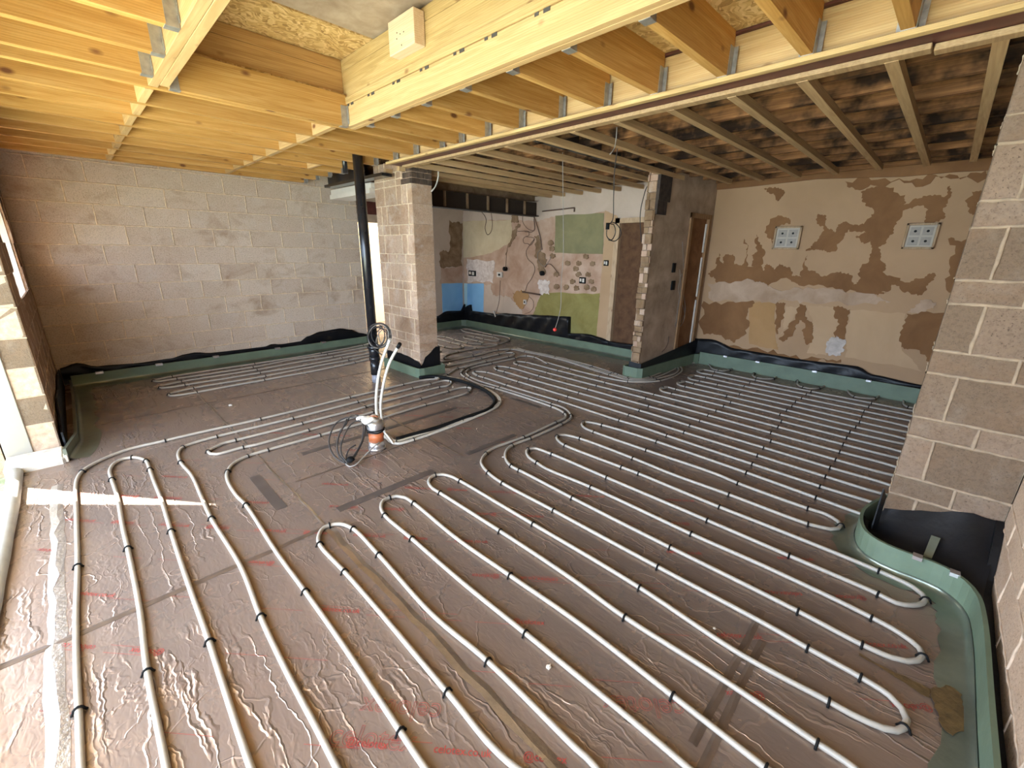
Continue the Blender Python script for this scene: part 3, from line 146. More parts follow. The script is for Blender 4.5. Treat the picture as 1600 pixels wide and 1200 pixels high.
# ------------------------------------------------------------------ materials
def mat(name):
    m=bpy.data.materials.new(name); m.use_nodes=True; nt=m.node_tree
    return m,nt,nt.nodes['Principled BSDF']
def N(nt,t,**k):
    n=nt.nodes.new(t)
    for a,v in k.items():
        if a in n.inputs.keys(): n.inputs[a].default_value=v
        else: setattr(n,a,v)
    return n
def L(nt,a,b): nt.links.new(a,b)
def ramp(nt,src,stops):
    r=N(nt,'ShaderNodeValToRGB'); e=r.color_ramp.elements
    while len(e)<len(stops): e.new(.5)
    for i,(p,c) in enumerate(stops): e[i].position=p; e[i].color=(*c,1)
    L(nt,src,r.inputs[0]); return r.outputs[0]
def coords(nt,scale=(1,1,1),rot=(0,0,0),loc=(0,0,0)):
    g=N(nt,'ShaderNodeNewGeometry'); m=N(nt,'ShaderNodeMapping'); m.inputs['Scale'].default_value=scale; m.inputs['Rotation'].default_value=rot; m.inputs['Location'].default_value=loc
    L(nt,g.outputs['Position'],m.inputs[0]); return m.outputs[0]
def noise(nt,v,scale,detail=4,rough=.55,dist=0):
    n=N(nt,'ShaderNodeTexNoise'); n.inputs['Scale'].default_value=scale; n.inputs['Detail'].default_value=detail; n.inputs['Roughness'].default_value=rough; n.inputs['Distortion'].default_value=dist
    L(nt,v,n.inputs['Vector']); return n.outputs[0]
def bump(nt,h,strength,dist=.01,prev=None):
    b=N(nt,'ShaderNodeBump'); b.inputs['Strength'].default_value=strength; b.inputs['Distance'].default_value=dist
    L(nt,h,b.inputs['Height'])
    if prev: L(nt,prev,b.inputs['Normal'])
    return b.outputs[0]
def mix(nt,f,a,b,mode='MIX'):
    m=N(nt,'ShaderNodeMix',data_type='RGBA',blend_type=mode)
    for s,i in ((f,0),(a,6),(b,7)):
        if hasattr(s,'links'): L(nt,s,m.inputs[i])
        else: m.inputs[i].default_value=s if i==0 else (*s,1)
    return m.outputs[2]
def simple(name,col,rough=.6,metal=0,var=.12,scale=8,bumpy=0,bs=40,spec=.5):
    m,nt,b=mat(name); v=coords(nt)
    n=noise(nt,v,scale); lo=tuple(c*(1-var) for c in col); hi=tuple(min(1,c*(1+var)) for c in col)
    L(nt,ramp(nt,n,[(.3,lo),(.7,hi)]),b.inputs['Base Color']); b.inputs['Roughness'].default_value=rough; b.inputs['Metallic'].default_value=metal
    b.inputs['Specular IOR Level'].default_value=spec
    if bumpy: L(nt,bump(nt,noise(nt,v,bs),bumpy,.004),b.inputs['Normal'])
    return m
def wood(name,axis,c0,c1,c2,rough=.65,knots=True,seed=0,vein=1,void_shade=False):
    m,nt,b=mat(name); s=[26,26,26]; s[axis]=1.3
    oi=N(nt,'ShaderNodeObjectInfo'); mp=N(nt,'ShaderNodeMapping'); mp.inputs['Scale'].default_value=s
    g=N(nt,'ShaderNodeNewGeometry'); ad=N(nt,'ShaderNodeVectorMath',operation='ADD'); cm=N(nt,'ShaderNodeCombineXYZ')
    mu=N(nt,'ShaderNodeMath',operation='MULTIPLY'); mu.inputs[1].default_value=13.7; L(nt,oi.outputs['Random'],mu.inputs[0])
    for i in range(3): L(nt,mu.outputs[0],cm.inputs[i])
    L(nt,g.outputs['Position'],ad.inputs[0]); L(nt,cm.outputs[0],ad.inputs[1]); L(nt,ad.outputs[0],mp.inputs[0]); v=mp.outputs[0]
    n=noise(nt,v,1.3,6,.6,1.2)
    w=N(nt,'ShaderNodeTexWave',wave_type='BANDS',bands_direction='Z'); w.inputs['Scale'].default_value=1.1; w.inputs['Distortion'].default_value=7; w.inputs['Detail'].default_value=3; w.inputs['Detail Scale'].default_value=.7
    L(nt,v,w.inputs['Vector'])
    col=ramp(nt,n,[(.3,c0),(.5,c1),(.72,c2)])
    vc=ramp(nt,w.outputs[0],[(0,(.80,.74,.66)),(.35,(1,1,1)),(1,(1.0,.97,.92))])
    col=mix(nt,.55*vein,col,vc,'MULTIPLY')
    hv=N(nt,'ShaderNodeHueSaturation'); r2=N(nt,'ShaderNodeMapRange'); r2.inputs[3].default_value=.82; r2.inputs[4].default_value=1.13
    L(nt,oi.outputs['Random'],r2.inputs[0]); L(nt,r2.outputs[0],hv.inputs['Value']); L(nt,col,hv.inputs['Color']); col=hv.outputs[0]
    if knots:
        s2=[6.5,6.5,6.5]; s2[axis]=3.6
        m2=N(nt,'ShaderNodeMapping'); m2.inputs['Scale'].default_value=s2; L(nt,ad.outputs[0],m2.inputs[0])
        vo=N(nt,'ShaderNodeTexVoronoi'); vo.inputs['Scale'].default_value=1.0; L(nt,m2.outputs[0],vo.inputs['Vector'])
        k=ramp(nt,vo.outputs['Distance'],[(.07,(1,1,1)),(.15,(0,0,0))])
        col=mix(nt,k,col,(.16,.06,.02))
    if void_shade: gm=ramp(nt,noise(nt,coords(nt,(1,1,1)),3.4,4,.6),[(.40,(.10,.09,.08)),(.58,(1,1,1))]); col=mix(nt,1.0,col,gm,'MULTIPLY')  # noise patches paint the dark voids and batten shade into the wood colour
    L(nt,col,b.inputs['Base Color']); b.inputs['Roughness'].default_value=rough; b.inputs['Specular IOR Level'].default_value=.3
    L(nt,bump(nt,w.outputs[0],.12,.003),b.inputs['Normal'])
    return m
WX=wood('new_pine_x',0,(.42,.21,.05),(.52,.285,.08),(.62,.375,.135))
WY=wood('new_pine_y',1,(.50,.31,.13),(.57,.37,.17),(.64,.45,.225))
WP=wood('treated_pine_y',1,(.38,.25,.10),(.48,.33,.145),(.56,.41,.20))
WD=wood('upstand_timber_x',0,(.34,.18,.06),(.44,.25,.09),(.54,.33,.13))
BAT=wood('batten_timber_x',0,(.38,.245,.12),(.48,.32,.165),(.56,.39,.21),knots=False)
OLD=wood('old_joist_y',1,(.12,.052,.020),(.23,.105,.04),(.34,.17,.068),rough=.85,knots=False,void_shade=True)
def blockmat(name,lo,hi,pit,stain,lime=.5):
    m,nt,b=mat(name); v=coords(nt)
    at=N(nt,'ShaderNodeVertexColor',layer_name='tone')
    col=mix(nt,at.outputs[0],lo,hi)
    sp=ramp(nt,noise(nt,v,70,3,.7),[(.32,(.72,.70,.68)),(.5,(1,1,1)),(.7,(1.12,1.1,1.08))]); col=mix(nt,.8,col,sp,'MULTIPLY')
    pt=ramp(nt,noise(nt,v,115,2,.6),[(.30,(1,1,1)),(.37,(0,0,0))]); col=mix(nt,pt,col,pit)
    st=ramp(nt,noise(nt,coords(nt,(1.4,1.4,2.2)),1.6,5,.62,.6),[(.52,(0,0,0)),(.72,(.65,.65,.65))]); col=mix(nt,st,col,stain)
    lm=ramp(nt,noise(nt,coords(nt,(1,1,1),(0,0,0),(4,2,1)),7,6,.7,.5),[(.5,(0,0,0)),(.72,(lime,lime,lime))]); col=mix(nt,lm,col,(.60,.53,.46))
    L(nt,col,b.inputs['Base Color']); b.inputs['Roughness'].default_value=.92; b.inputs['Specular IOR Level'].default_value=.2
    n1=bump(nt,noise(nt,v,60,4,.7),.55,.006); L(nt,bump(nt,noise(nt,v,115,2,.6),.5,.004,n1),b.inputs['Normal'])
    return m
BLK=blockmat('dense_block',(.54,.435,.34),(.62,.515,.41),(.16,.11,.075),(.30,.19,.11))
RWB=blockmat('right_wall_block',(.50,.35,.24),(.56,.41,.29),(.20,.12,.07),(.36,.23,.14),.15)
BRK=blockmat('pillar_block',(.44,.30,.20),(.55,.40,.29),(.14,.085,.05),(.24,.12,.06))
MOR=simple('mortar',(.66,.52,.36),.9,var=.2,scale=25,bumpy=.6,bs=90)
RPM=simple('right_pillar_mortar',(.31,.225,.15),.9,var=.2,scale=25,bumpy=.6,bs=90)
RWM=simple('right_wall_mortar',(.52,.38,.27),.9,var=.15,scale=25,bumpy=.6,bs=90)
MOR2=simple('mortar_dark',(.46,.33,.23),.9,var=.25,scale=25,bumpy=.6,bs=90)
def foilmat():
    m,nt,b=mat('foil_facing'); v=coords(nt)
    def warp(scale,amt,src):
        nn=N(nt,'ShaderNodeTexNoise'); nn.inputs['Scale'].default_value=scale; nn.inputs['Detail'].default_value=4; nn.inputs['Roughness'].default_value=.65
        L(nt,v,nn.inputs['Vector']); sc=N(nt,'ShaderNodeVectorMath',operation='SCALE'); sc.inputs['Scale'].default_value=amt; L(nt,nn.outputs['Color'],sc.inputs[0])
        ad=N(nt,'ShaderNodeVectorMath',operation='ADD'); L(nt,src,ad.inputs[0]); L(nt,sc.outputs[0],ad.inputs[1]); return ad.outputs[0]
    def ridge(scl,sc,width,rot,lo,hi,ms,loc=0,det=3):
        mp=N(nt,'ShaderNodeMapping'); mp.inputs['Scale'].default_value=scl; mp.inputs['Rotation'].default_value=(0,0,rot); mp.inputs['Location'].default_value=(loc,loc,0); L(nt,warp(3.0,.12,v),mp.inputs[0])
        n=noise(nt,mp.outputs[0],sc,det,.5); s=N(nt,'ShaderNodeMath',operation='SUBTRACT'); L(nt,n,s.inputs[0]); s.inputs[1].default_value=.5
        ab=N(nt,'ShaderNodeMath',operation='ABSOLUTE'); L(nt,s.outputs[0],ab.inputs[0])
        c=N(nt,'ShaderNodeMapRange'); c.inputs[2].default_value=width; c.inputs[3].default_value=1; c.inputs[4].default_value=0; L(nt,ab.outputs[0],c.inputs[0])
        k=N(nt,'ShaderNodeMapRange'); k.inputs[1].default_value=lo; k.inputs[2].default_value=hi; L(nt,noise(nt,coords(nt,(1,1,1),(0,0,0),(loc,0,0)),ms,3),k.inputs[0])
        u=N(nt,'ShaderNodeMath',operation='MULTIPLY'); L(nt,c.outputs[0],u.inputs[0]); L(nt,k.outputs[0],u.inputs[1]); return u.outputs[0]
    n0=bump(nt,ridge((3.2,.35,1),2.6,.028,.06,.44,.58,1.0),.85,.005)
    n1=bump(nt,ridge((1.5,.8,1),9,.05,.4,.50,.66,1.5,3.3),.5,.004,n0)
    n1=bump(nt,ridge((1,1,1),3.2,.012,1.1,.46,.6,1.3,7.7,2),.6,.004,n1)
    fine=noise(nt,coords(nt,(1.3,.5,1)),30,1,.5,1.1); n2=bump(nt,fine,.20,.005,n1)
    n3=bump(nt,noise(nt,v,4,3,.5),.16,.02,n2); L(nt,n3,b.inputs['Normal'])
    L(nt,ramp(nt,noise(nt,v,2.3,6,.6),[(.35,(.20,.12,.072)),(.65,(.29,.20,.135))]),b.inputs['Base Color']); b.inputs['Metallic'].default_value=.88
    b2=N(nt,'ShaderNodeBsdfPrincipled'); b2.inputs['Metallic'].default_value=.75; b2.inputs['Roughness'].default_value=.72; L(nt,n2,b2.inputs['Normal']); b2.inputs['Base Color'].default_value=(.46,.385,.345,1)
    ms=N(nt,'ShaderNodeMixShader'); ms.inputs[0].default_value=.37; L(nt,b.outputs[0],ms.inputs[1]); L(nt,b2.outputs[0],ms.inputs[2]); L(nt,ms.outputs[0],nt.nodes['Material Output'].inputs[0])
    rr=N(nt,'ShaderNodeMapRange'); rr.inputs[3].default_value=.17; rr.inputs[4].default_value=.36; L(nt,noise(nt,v,3,5,.6),rr.inputs[0]); L(nt,rr.outputs[0],b.inputs['Roughness'])
    return m
FOIL=foilmat()
TAPE=simple('tape_strip',(.075,.058,.05),.5,0,.2,10)
TAPES=simple('silver_tape',(.62,.60,.60),.3,.9,.15,12,.6,60)
INK=simple('red_ink',(.36,.045,.035),.6,.2,.1)
PIPE=simple('white_pipe',(.36,.325,.275),.38,0,.05,20)
PIPEW=simple('bright_white_pipe',(.55,.51,.44),.35,0,.05,20)
CLIP=simple('black_clip',(.007,.007,.007),.7,spec=.15)
HOSE=simple('black_hose',(.008,.008,.008),.7,spec=.15)
CABLE=simple('grey_cable',(.045,.04,.037),.6,spec=.25)
CABLEL=simple('light_cable',(.24,.21,.18),.5)
CABLEB=simple('brown_cable',(.10,.05,.03),.6)
SOIL=simple('black_soil_pipe',(.014,.014,.016),.22)
GALV=simple('galvanised_steel',(.40,.38,.35),.45,.7,.2,30)
GREEN=simple('green_edge_foam',(.125,.17,.11),.6,0,.14,6,.3,50)
GREENF=simple('green_film',(.17,.19,.145),.28,.6,.3,4,.5,18)
DPM=simple('black_membrane',(.006,.006,.007),.42,0,.3,5,.9,9,spec=.3)
STEEL=simple('red_oxide_steel',(.105,.030,.022),.45,.1,.3,9)
DSTEEL=simple('dark_old_steel',(.085,.075,.068),.6,.4,.3,9)
WHITE=simple('white_plaster',(.60,.55,.48),.85,0,.08,5,.2,30)
CREAM=simple('cream_paint',(.80,.70,.45),.8,0,.03,5)
PVC=simple('cream_frame',(.30,.27,.225),.4,0,.03,5)
FOAMW=simple('white_edge_foam',(.50,.50,.47),.5,.1,.1,10,.5,25)
ORANGE=simple('orange_drain',(.46,.13,.045),.4)
RAG=simple('dirty_rag',(.60,.55,.47),.85,0,.25,20,.8,40)
def plaster(name,lo,hi,scale=2.2,b=.25):
    m,nt,bs=mat(name); v=coords(nt); n=noise(nt,v,scale,7,.62,.4)
    L(nt,ramp(nt,n,[(.33,lo),(.66,hi)]),bs.inputs['Base Color']); bs.inputs['Roughness'].default_value=.9; bs.inputs['Specular IOR Level'].default_value=.2
    L(nt,bump(nt,noise(nt,v,35,4,.6),b,.005),bs.inputs['Normal']); return m
P_TAN=plaster('tan_paint',(.36,.225,.125),(.42,.265,.15),1.2,.12)
P_BRN=plaster('brown_backing',(.17,.08,.032),(.23,.115,.048),2.5)
P_SKIM=plaster('pale_skim',(.33,.215,.135),(.46,.325,.225),4)
P_GREY=plaster('grey_patch',(.40,.34,.29),(.58,.50,.43),12)
P_AMB=plaster('amber_backing',(.34,.19,.075),(.40,.23,.10))
P_PALE=plaster('pale_paint',(.42,.27,.15),(.48,.32,.185),1.5,.12)
P_PINK=plaster('pink_plaster',(.38,.23,.15),(.52,.37,.27),3.5)
P_KW=plaster('kitchen_white',(.47,.37,.29),(.56,.45,.36),2)
P_CRM=plaster('kitchen_cream',(.46,.36,.22),(.60,.50,.33),2)
P_GRN=plaster('green_paint',(.19,.175,.09),(.26,.235,.12),3)
P_OLV=plaster('olive_paint',(.22,.18,.055),(.30,.26,.09),3)
P_BLU=plaster('blue_paint',(.20,.42,.66),(.26,.50,.74),2,.1)
P_CYN=plaster('pale_cyan_paint',(.34,.55,.62),(.44,.64,.68),2,.1)
P_TILE=plaster('tile_imprint',(.50,.40,.34),(.72,.64,.58),18)
P_STN=plaster('stained_plaster',(.17,.10,.05),(.30,.20,.12),7)
P_NIB=plaster('scraped_plaster',(.27,.19,.125),(.47,.345,.245),3.5)
P_DRK=plaster('ply_door',(.085,.042,.022),(.14,.072,.036),9)
P_DOOR=plaster('worn_door',(.17,.075,.03),(.25,.12,.05),6)
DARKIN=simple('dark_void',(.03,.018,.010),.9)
def osbmat():
    m,nt,b=mat('strand_board'); v=coords(nt,(1,1,1))
    vo=N(nt,'ShaderNodeTexVoronoi'); vo.inputs['Scale'].default_value=42; mp=N(nt,'ShaderNodeMapping'); mp.inputs['Scale'].default_value=(.5,1.3,1); mp.inputs['Rotation'].default_value=(0,0,.5)
    ad=N(nt,'ShaderNodeVectorMath',operation='ADD'); nn=N(nt,'ShaderNodeTexNoise'); nn.inputs['Scale'].default_value=6; L(nt,v,nn.inputs['Vector']); sc=N(nt,'ShaderNodeVectorMath',operation='SCALE'); sc.inputs['Scale'].default_value=.35; L(nt,nn.outputs['Color'],sc.inputs[0]); L(nt,v,ad.inputs[0]); L(nt,sc.outputs[0],ad.inputs[1])
    L(nt,ad.outputs[0],mp.inputs[0]); L(nt,mp.outputs[0],vo.inputs['Vector'])
    L(nt,ramp(nt,vo.outputs['Color'],[(.1,(.30,.17,.05)),(.45,(.52,.33,.12)),(.9,(.72,.52,.26))]),b.inputs['Base Color']); b.inputs['Roughness'].default_value=.7
    L(nt,bump(nt,vo.outputs['Color'],.3,.003),b.inputs['Normal']); return m
OSB=osbmat()
SHEET=plaster('weathered_board',(.30,.22,.16),(.44,.35,.27),6)
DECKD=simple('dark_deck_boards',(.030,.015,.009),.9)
def grassmat():
    m,nt,b=mat('outdoor_ground'); v=coords(nt); L(nt,ramp(nt,noise(nt,v,9,6,.7),[(.3,(.12,.20,.05)),(.5,(.35,.38,.24)),(.7,(.65,.62,.5))]),b.inputs['Base Color']); b.inputs['Roughness'].default_value=.9; return m
GRASS=grassmat()

# ------------------------------------------------------------------ floor and walls
S='structure'
bm=new(); box(bm,-.52,6.62,-.62,7.6,-.12,0); floor=tag(obj('floor',bm,FOIL),kind=S)
bm=new(); box(bm,-9,-.52,-6,14,-.30,-.10); tag(obj('ground_outside',bm,GRASS),kind=S)
bm=new(); box(bm,3.0,6.5,7.6,9.6,-.12,-.005); tag(obj('floor_hall',bm,P_PINK),kind=S)

def blocks(name,ax,c,sgn,u0,u1,courses,joints,m,mm,thick,z0,z1,rr=.006,seed=1,cut=None,back=None,capu=None):
    """block-faced wall: plane axis ax at c, sgn = direction the face looks; courses = z of bed joints, joints(i)->list of u"""
    rnd=random.Random(seed); bm=new(); tl=bm.loops.layers.color.new('tone')
    def P(u,z,d): return (c+sgn*d,u,z) if ax==0 else (u,c+sgn*d,z)
    zs=[z0]+[z for z in courses if z0<z<z1]+[z1]
    for i,(a,b) in enumerate(zip(zs,zs[1:])):
        us=[u0]+sorted(u for u in joints(i,(a+b)/2) if u0+.02<u<u1-.02)+[u1]
        for p,q in zip(us,us[1:]):
            if cut and cut((p+q)/2,(a+b)/2): continue
            g=.004; off=rnd.uniform(-.0015,.0015); t=rnd.uniform(0,1)
            nu=max(1,int((q-p)/.11)); nz=max(1,int((b-a)/.11))
            gv=[[bm.verts.new(P(p+g+(q-p-2*g)*x/nu,a+g+(b-a-2*g)*y/nz,off+rnd.uniform(-.0012,.0012))) for x in range(nu+1)] for y in range(nz+1)]
            for y in range(nz):
                for x in range(nu):
                    f=bm.faces.new((gv[y][x],gv[y][x+1],gv[y+1][x+1],gv[y+1][x])); 
                    for l in f.loops: l[tl]=(t,t,t,1)
            # sides of the block down to the backing
            ring=[gv[0][x] for x in range(nu+1)]+[gv[y][nu] for y in range(1,nz+1)]+[gv[nz][x] for x in range(nu-1,-1,-1)]+[gv[y][0] for y in range(nz-1,0,-1)]
            lo=[]
            for v in ring:
                co=list(v.co); k=0 if ax==0 else 1; co[k]=c-sgn*.012; lo.append(bm.verts.new(co))
            for k in range(len(ring)):
                f=bm.faces.new((ring[k],lo[k],lo[(k+1)%len(ring)],ring[(k+1)%len(ring)]))
                for l in f.loops: l[tl]=(t,t,t,1)
    # squeezed mortar beads
    def bead(p,q):
        n=max(2,int((Vector(q)-Vector(p)).length/.04)); pts=[Vector(p).lerp(Vector(q),k/n)+Vector((rnd.uniform(-1,1),rnd.uniform(-1,1),rnd.uniform(-1,1)))*.0022 for k in range(n+1)]
        tube(bm,pts,rr,6,1,False,.3)
    for z in zs[1:-1]:
        if cut:
            n=int((u1-u0)/.1); 
            for k in range(n):
                a=u0+(u1-u0)*k/n; b=u0+(u1-u0)*(k+1)/n
                if not cut((a+b)/2,z-.01) or not cut((a+b)/2,z+.01): bead(P(a,z,-.001),P(b,z,-.001))
        else: bead(P(u0,z,-.001),P(u1,z,-.001))
    for i,(a,b) in enumerate(zip(zs,zs[1:])):
        for u in joints(i,(a+b)/2):
            if u0+.02<u<u1-.02 and not (cut and cut(u,(a+b)/2)): bead(P(u,a,-.001),P(u+rnd.uniform(-.004,.004),b,-.001))
    o=obj(name,bm,[m,mm]); o.data.update(); return o
Z0=.2615
bed=[Z0+.225*k for k in range(0,12)]
def jl(i,z):
    k=int((z-Z0)//.225); off=.38 if k%2==1 else .17
    # L0-L1 is k=9
    us=[off+.45*n for n in range(-3,20)]
    return [u+(0.0 if u<2.0 else (.09 if k%3 else -.04)) for u in us]
bm=new(); box(bm,-.9,3.61,7.212,7.50,-.1,3.1); wl=tag(obj('wall_left',bm,MOR),kind=S)
f1=blocks('block_facing',1,7.20,-1,-.30,3.61,bed,jl,BLK,MOR,.3,-.01,2.74,.0078,seed=3); f1.parent=wl
bm=new(); box(bm,3.598,3.61,7.2,7.5,0,2.06); 
# header over the doorway, then the wall behind the brick pillar and kitchen
bm=new(); box(bm,3.61,4.30,7.47,7.60,2.06,2.19); tag(obj('trim_1',bm,P_NIB),kind=S)
bm=new(); box(bm,3.61,4.30,7.46,7.60,2.19,2.40); tag(obj('trim_2',bm,STEEL),kind=S)
bm=new(); box(bm,3.61,6.3,7.46,7.60,2.40,2.75); box(bm,4.30,4.40,7.47,7.60,0,2.40); box(bm,4.40,5.05,7.47,7.60,0,.85); box(bm,4.40,5.05,7.47,7.60,1.95,2.40); box(bm,5.05,6.20,7.47,7.60,0,2.40)
wk=tag(obj('wall_kitchen_side',bm,P_KW),kind=S)
bm=new(); box(bm,2.9,3.12,9.5,9.6,0,2.7);box(bm,3.0,6.5,9.2,9.3,-.1,2.7); box(bm,3.0,3.1,7.6,9.2,-.1,2.7); tag(obj('wall_hall',bm,CREAM),kind=S)
bm=new(); box(bm,3.55,3.72,7.50,7.60,0,2.06); tag(obj('trim_3',bm,CREAM),kind=S)
bm=new(); box(bm,2.9,6.6,7.6,9.3,2.7,2.78); tag(obj('ceiling_hall',bm,CREAM),kind=S)
# kitchen back wall
bm=new(); box(bm,6.08,6.30,3.76,7.60,0,2.75); box(bm,6.08,6.30,2.74,3.76,2.08,2.75); kb=tag(obj('wall_kitchen_back',bm,P_PINK),kind=S)
# far wall with peeled paint
bm=new(); box(bm,6.62,6.8,-.62,7.6,0,2.75); fw=tag(obj('wall_far',bm,P_TAN),kind=S)
# wall on the right (towards the camera) and behind the pillar
bm=new(); box(bm,-.6,6.8,-.75,-.482,-.1,3.1); wr=tag(obj('wall_right',bm,MOR2),kind=S)
zr=[.04,.15,.32,.435,.672,.785,1.025,1.143,1.381,1.495,1.735,1.85,2.085,2.20,2.43,2.55]
def jr(i,z):
    k=i; return [(.12 if k%2 else .34)+.45*n for n in range(-2,8)]
f2=blocks('block_facing',1,-.47,1,.3,3.05,zr,jr,RWB,RWM,.3,0,2.75,.005,5); f2.parent=wr
# right pillar
bm=new(); box(bm,3.062,3.34,-.47,-.042,0,2.62); rp=tag(obj('wall_pillar_right',bm,MOR),kind=S)
def jp(i,z):
    t={0:[-.27],1:[-.145],2:[-.275],3:[-.144],4:[-.278],5:[-.147],6:[-.33],7:[-.16],8:[-.28],9:[-.148],10:[-.31],11:[-.148],12:[-.3],13:[-.2],14:[-.15]}
    return t.get(i,[-.2])
BRR=blockmat('right_pillar_block',(.155,.105,.068),(.225,.155,.107),(.09,.06,.04),(.20,.12,.07),0.08)
f3=blocks('block_facing',0,3.05,-1,-.47,-.03,zr[1:],jp,BRR,RPM,.3,.04,2.62,.0078,11); f3.parent=rp
f3b=blocks('block_facing',1,-.03,1,3.05,3.34,zr[1:],lambda i,z:[],BRR,MOR,.3,.04,2.62,.005,12); f3b.parent=rp
# brick pillar in the middle
zb=[.10,.215,.325,.43,.545,.756,.87,1.107,1.216,1.436,1.55,1.78,1.898,2.128,2.344,2.42,2.50]
rb=random.Random(21)
bjs={}
for i in range(20):
    if i%2==0: bjs[i]=[4.67+x for x in ((.215,.43,.65) if i%4 else (.11,.33,.55,.74))]
    else: bjs[i]=[4.67+x for x in ((.1,.60,.73) if i%4==1 else (.16,.28,.70))]
for i in (14,15,16): bjs[i]=[4.78,4.90,5.02,5.30]
bm=new(); box(bm,3.062,3.33,4.692,5.54,0,2.62); bp=tag(obj('wall_pillar_brick',bm,MOR2),kind=S)
f4=blocks('brick_facing',0,3.05,-1,4.68,5.54,zb,lambda i,z:bjs.get(i,[5.0]),BRK,MOR,.3,.03,2.62,.0065,13); f4.parent=bp
f5=blocks('brick_facing',1,4.68,-1,3.05,3.335,zb,lambda i,z:([3.2] if z>2.3 else []),BRK,MOR2,.3,.03,2.62,.005,14); f5.parent=bp
rs=random.Random(8); SOOT=simple('sooty_pillar_brick',(.085,.055,.038),.9,0,.45,12,.8,30)
for rr_ in range(4):
    z=2.345+rr_*.066; o_=.07*(rr_%2)
    for k in range(-1,4):
        a=4.68+.11*k+o_; a0=max(4.679,a); a1=min(4.91-.03*rr_,a+.103)
        if a1-a0>.03: bm=new(); box(bm,3.040,3.056,a0,a1,z,z+.058,bev=.003); obj('sooty_brick',bm,SOOT,bp)
        b0=max(3.05,3.05+.115*k+o_); b1=min(3.337,3.05+.115*k+o_+.108)
        if b1-b0>.03: bm=new(); box(bm,b0,b1,4.670,4.686,z,z+.058,bev=.003); obj('sooty_brick',bm,SOOT,bp)
# window-side wall (pier, sill, slit window), patio reveal
def cutw(u,z): return 5.60<u<6.86 and 1.08<z<2.2
bm=new()
for a in ((4.8,5.60,-.1,3.1),(6.86,7.21,-.1,3.1),(5.60,6.86,-.1,1.08),(5.60,6.86,2.2,3.1)): box(bm,-.60,-.312,*a[:2],a[2],a[3])
ww=tag(obj('wall_window_side',bm,MOR2),kind=S)
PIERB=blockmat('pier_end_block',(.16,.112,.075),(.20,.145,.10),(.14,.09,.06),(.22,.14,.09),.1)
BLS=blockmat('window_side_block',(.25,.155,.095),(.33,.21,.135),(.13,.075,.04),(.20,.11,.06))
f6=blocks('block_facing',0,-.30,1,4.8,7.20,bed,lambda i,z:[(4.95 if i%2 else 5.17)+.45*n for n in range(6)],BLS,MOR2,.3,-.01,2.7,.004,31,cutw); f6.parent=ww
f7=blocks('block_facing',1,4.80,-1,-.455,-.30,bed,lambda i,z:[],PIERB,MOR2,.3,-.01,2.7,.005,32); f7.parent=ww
bm=new(); box(bm,-.60,-.455,4.785,4.83,-.02,2.3,bev=.004); tag(obj('trim_4',bm,PVC),kind=S)
bm=new(); box(bm,-.95,-.61,4.8,7.5,-.2,1.08); box(bm,-.95,-.61,4.8,5.56,1.08,1.88); box(bm,-.95,-.61,6.90,7.5,1.08,1.88); box(bm,-.95,-.61,4.8,7.5,1.88,2.75); tag(obj('wall_outer_leaf',bm,BRK),kind=S)
bm=new(); box(bm,-.60,-.33,6.845,6.862,1.08,2.2); box(bm,-.62,-.30,5.62,6.86,1.06,1.085); tag(obj('trim_5',bm,WHITE),kind=S)
bm=new(); box(bm,-.95,-.35,-.75,4.79,2.28,3.1); tag(obj('wall_patio_header',bm,P_NIB),kind=S)
bm=new()
v=[bm.verts.new(c) for c in ((-.95,-3,2.42),(-2.2,-3,2.42),(-2.2,6.12,2.42),(-.95,4.89,2.42))]; w=[bm.verts.new(q.co+Vector((0,0,.08))) for q in v]
bm.faces.new(v[::-1]); bm.faces.new(w)
for i in range(4): bm.faces.new((v[i],v[(i+1)%4],w[(i+1)%4],w[i]))
bmesh.ops.recalc_face_normals(bm,faces=bm.faces)
tag(obj('trim_sun_blocker',bm,WY),kind=S)  # unseen canopy, added and skewed to cut the sun into a floor wedge
bm=new(); box(bm,-.9,.3,-.75,-.47,-.1,2.75); tag(obj('wall_corner_return',bm,P_NIB),kind=S)
# partition nib (slightly skewed) with end face
def skew(x): return 2.66-(x-5.12)*.08
bm=new()
def nibbox(bm,x0,x1,z0,z1,mi=0,o=0):
    v=[]
    for z in (z0,z1):
        for x,y in ((x0,skew(x0)-o),(x1,skew(x1)-o),(x1,skew(x1)+.12),(x0,skew(x0)+.12)): v.append(bm.verts.new((x,y,z)))
    for q in ((3,2,1,0),(4,5,6,7),(0,1,5,4),(1,2,6,5),(2,3,7,6),(3,0,4,7)): bm.faces.new([v[i] for i in q]).material_index=mi
nibbox(bm,5.12,5.97,0,2.56); nibbox(bm,5.97,6.53,2.07,2.74); nibbox(bm,6.53,6.62,0,2.74)
nw=tag(obj('wall_partition',bm,P_NIB),kind=S)
bm=new(); bmesh.ops.create_cube(bm,size=1); bm.free()
rb=random.Random(5); bm=new()
z=.1
while z<2.54:
    h=rb.choice((.05,.075,.075,.12)); d=rb.uniform(-.022,.006); c=2.655+rb.uniform(.01,.11)
    for y0,y1 in ((2.652+rb.uniform(-.004,.006),c),(c,2.782+rb.uniform(-.014,.008))):
        box(bm,5.098+d+rb.uniform(-.012,.012),5.125,y0,y1-.002,z,z+h-.004,rb.choice((0,1,1,2)),bev=.006)
    z+=h
o=obj('broken_brick_end',bm,[BRK,P_STN,P_PINK],nw)
bm=new(); box(bm,5.10,5.40,2.62,2.66,2.2,2.56); box(bm,5.10,5.34,2.625,2.66,2.05,2.2); obj('exposed_brick',bm,simple('sooty_brick',(.05,.035,.026),.9,0,.4,14,.8,30),nw)
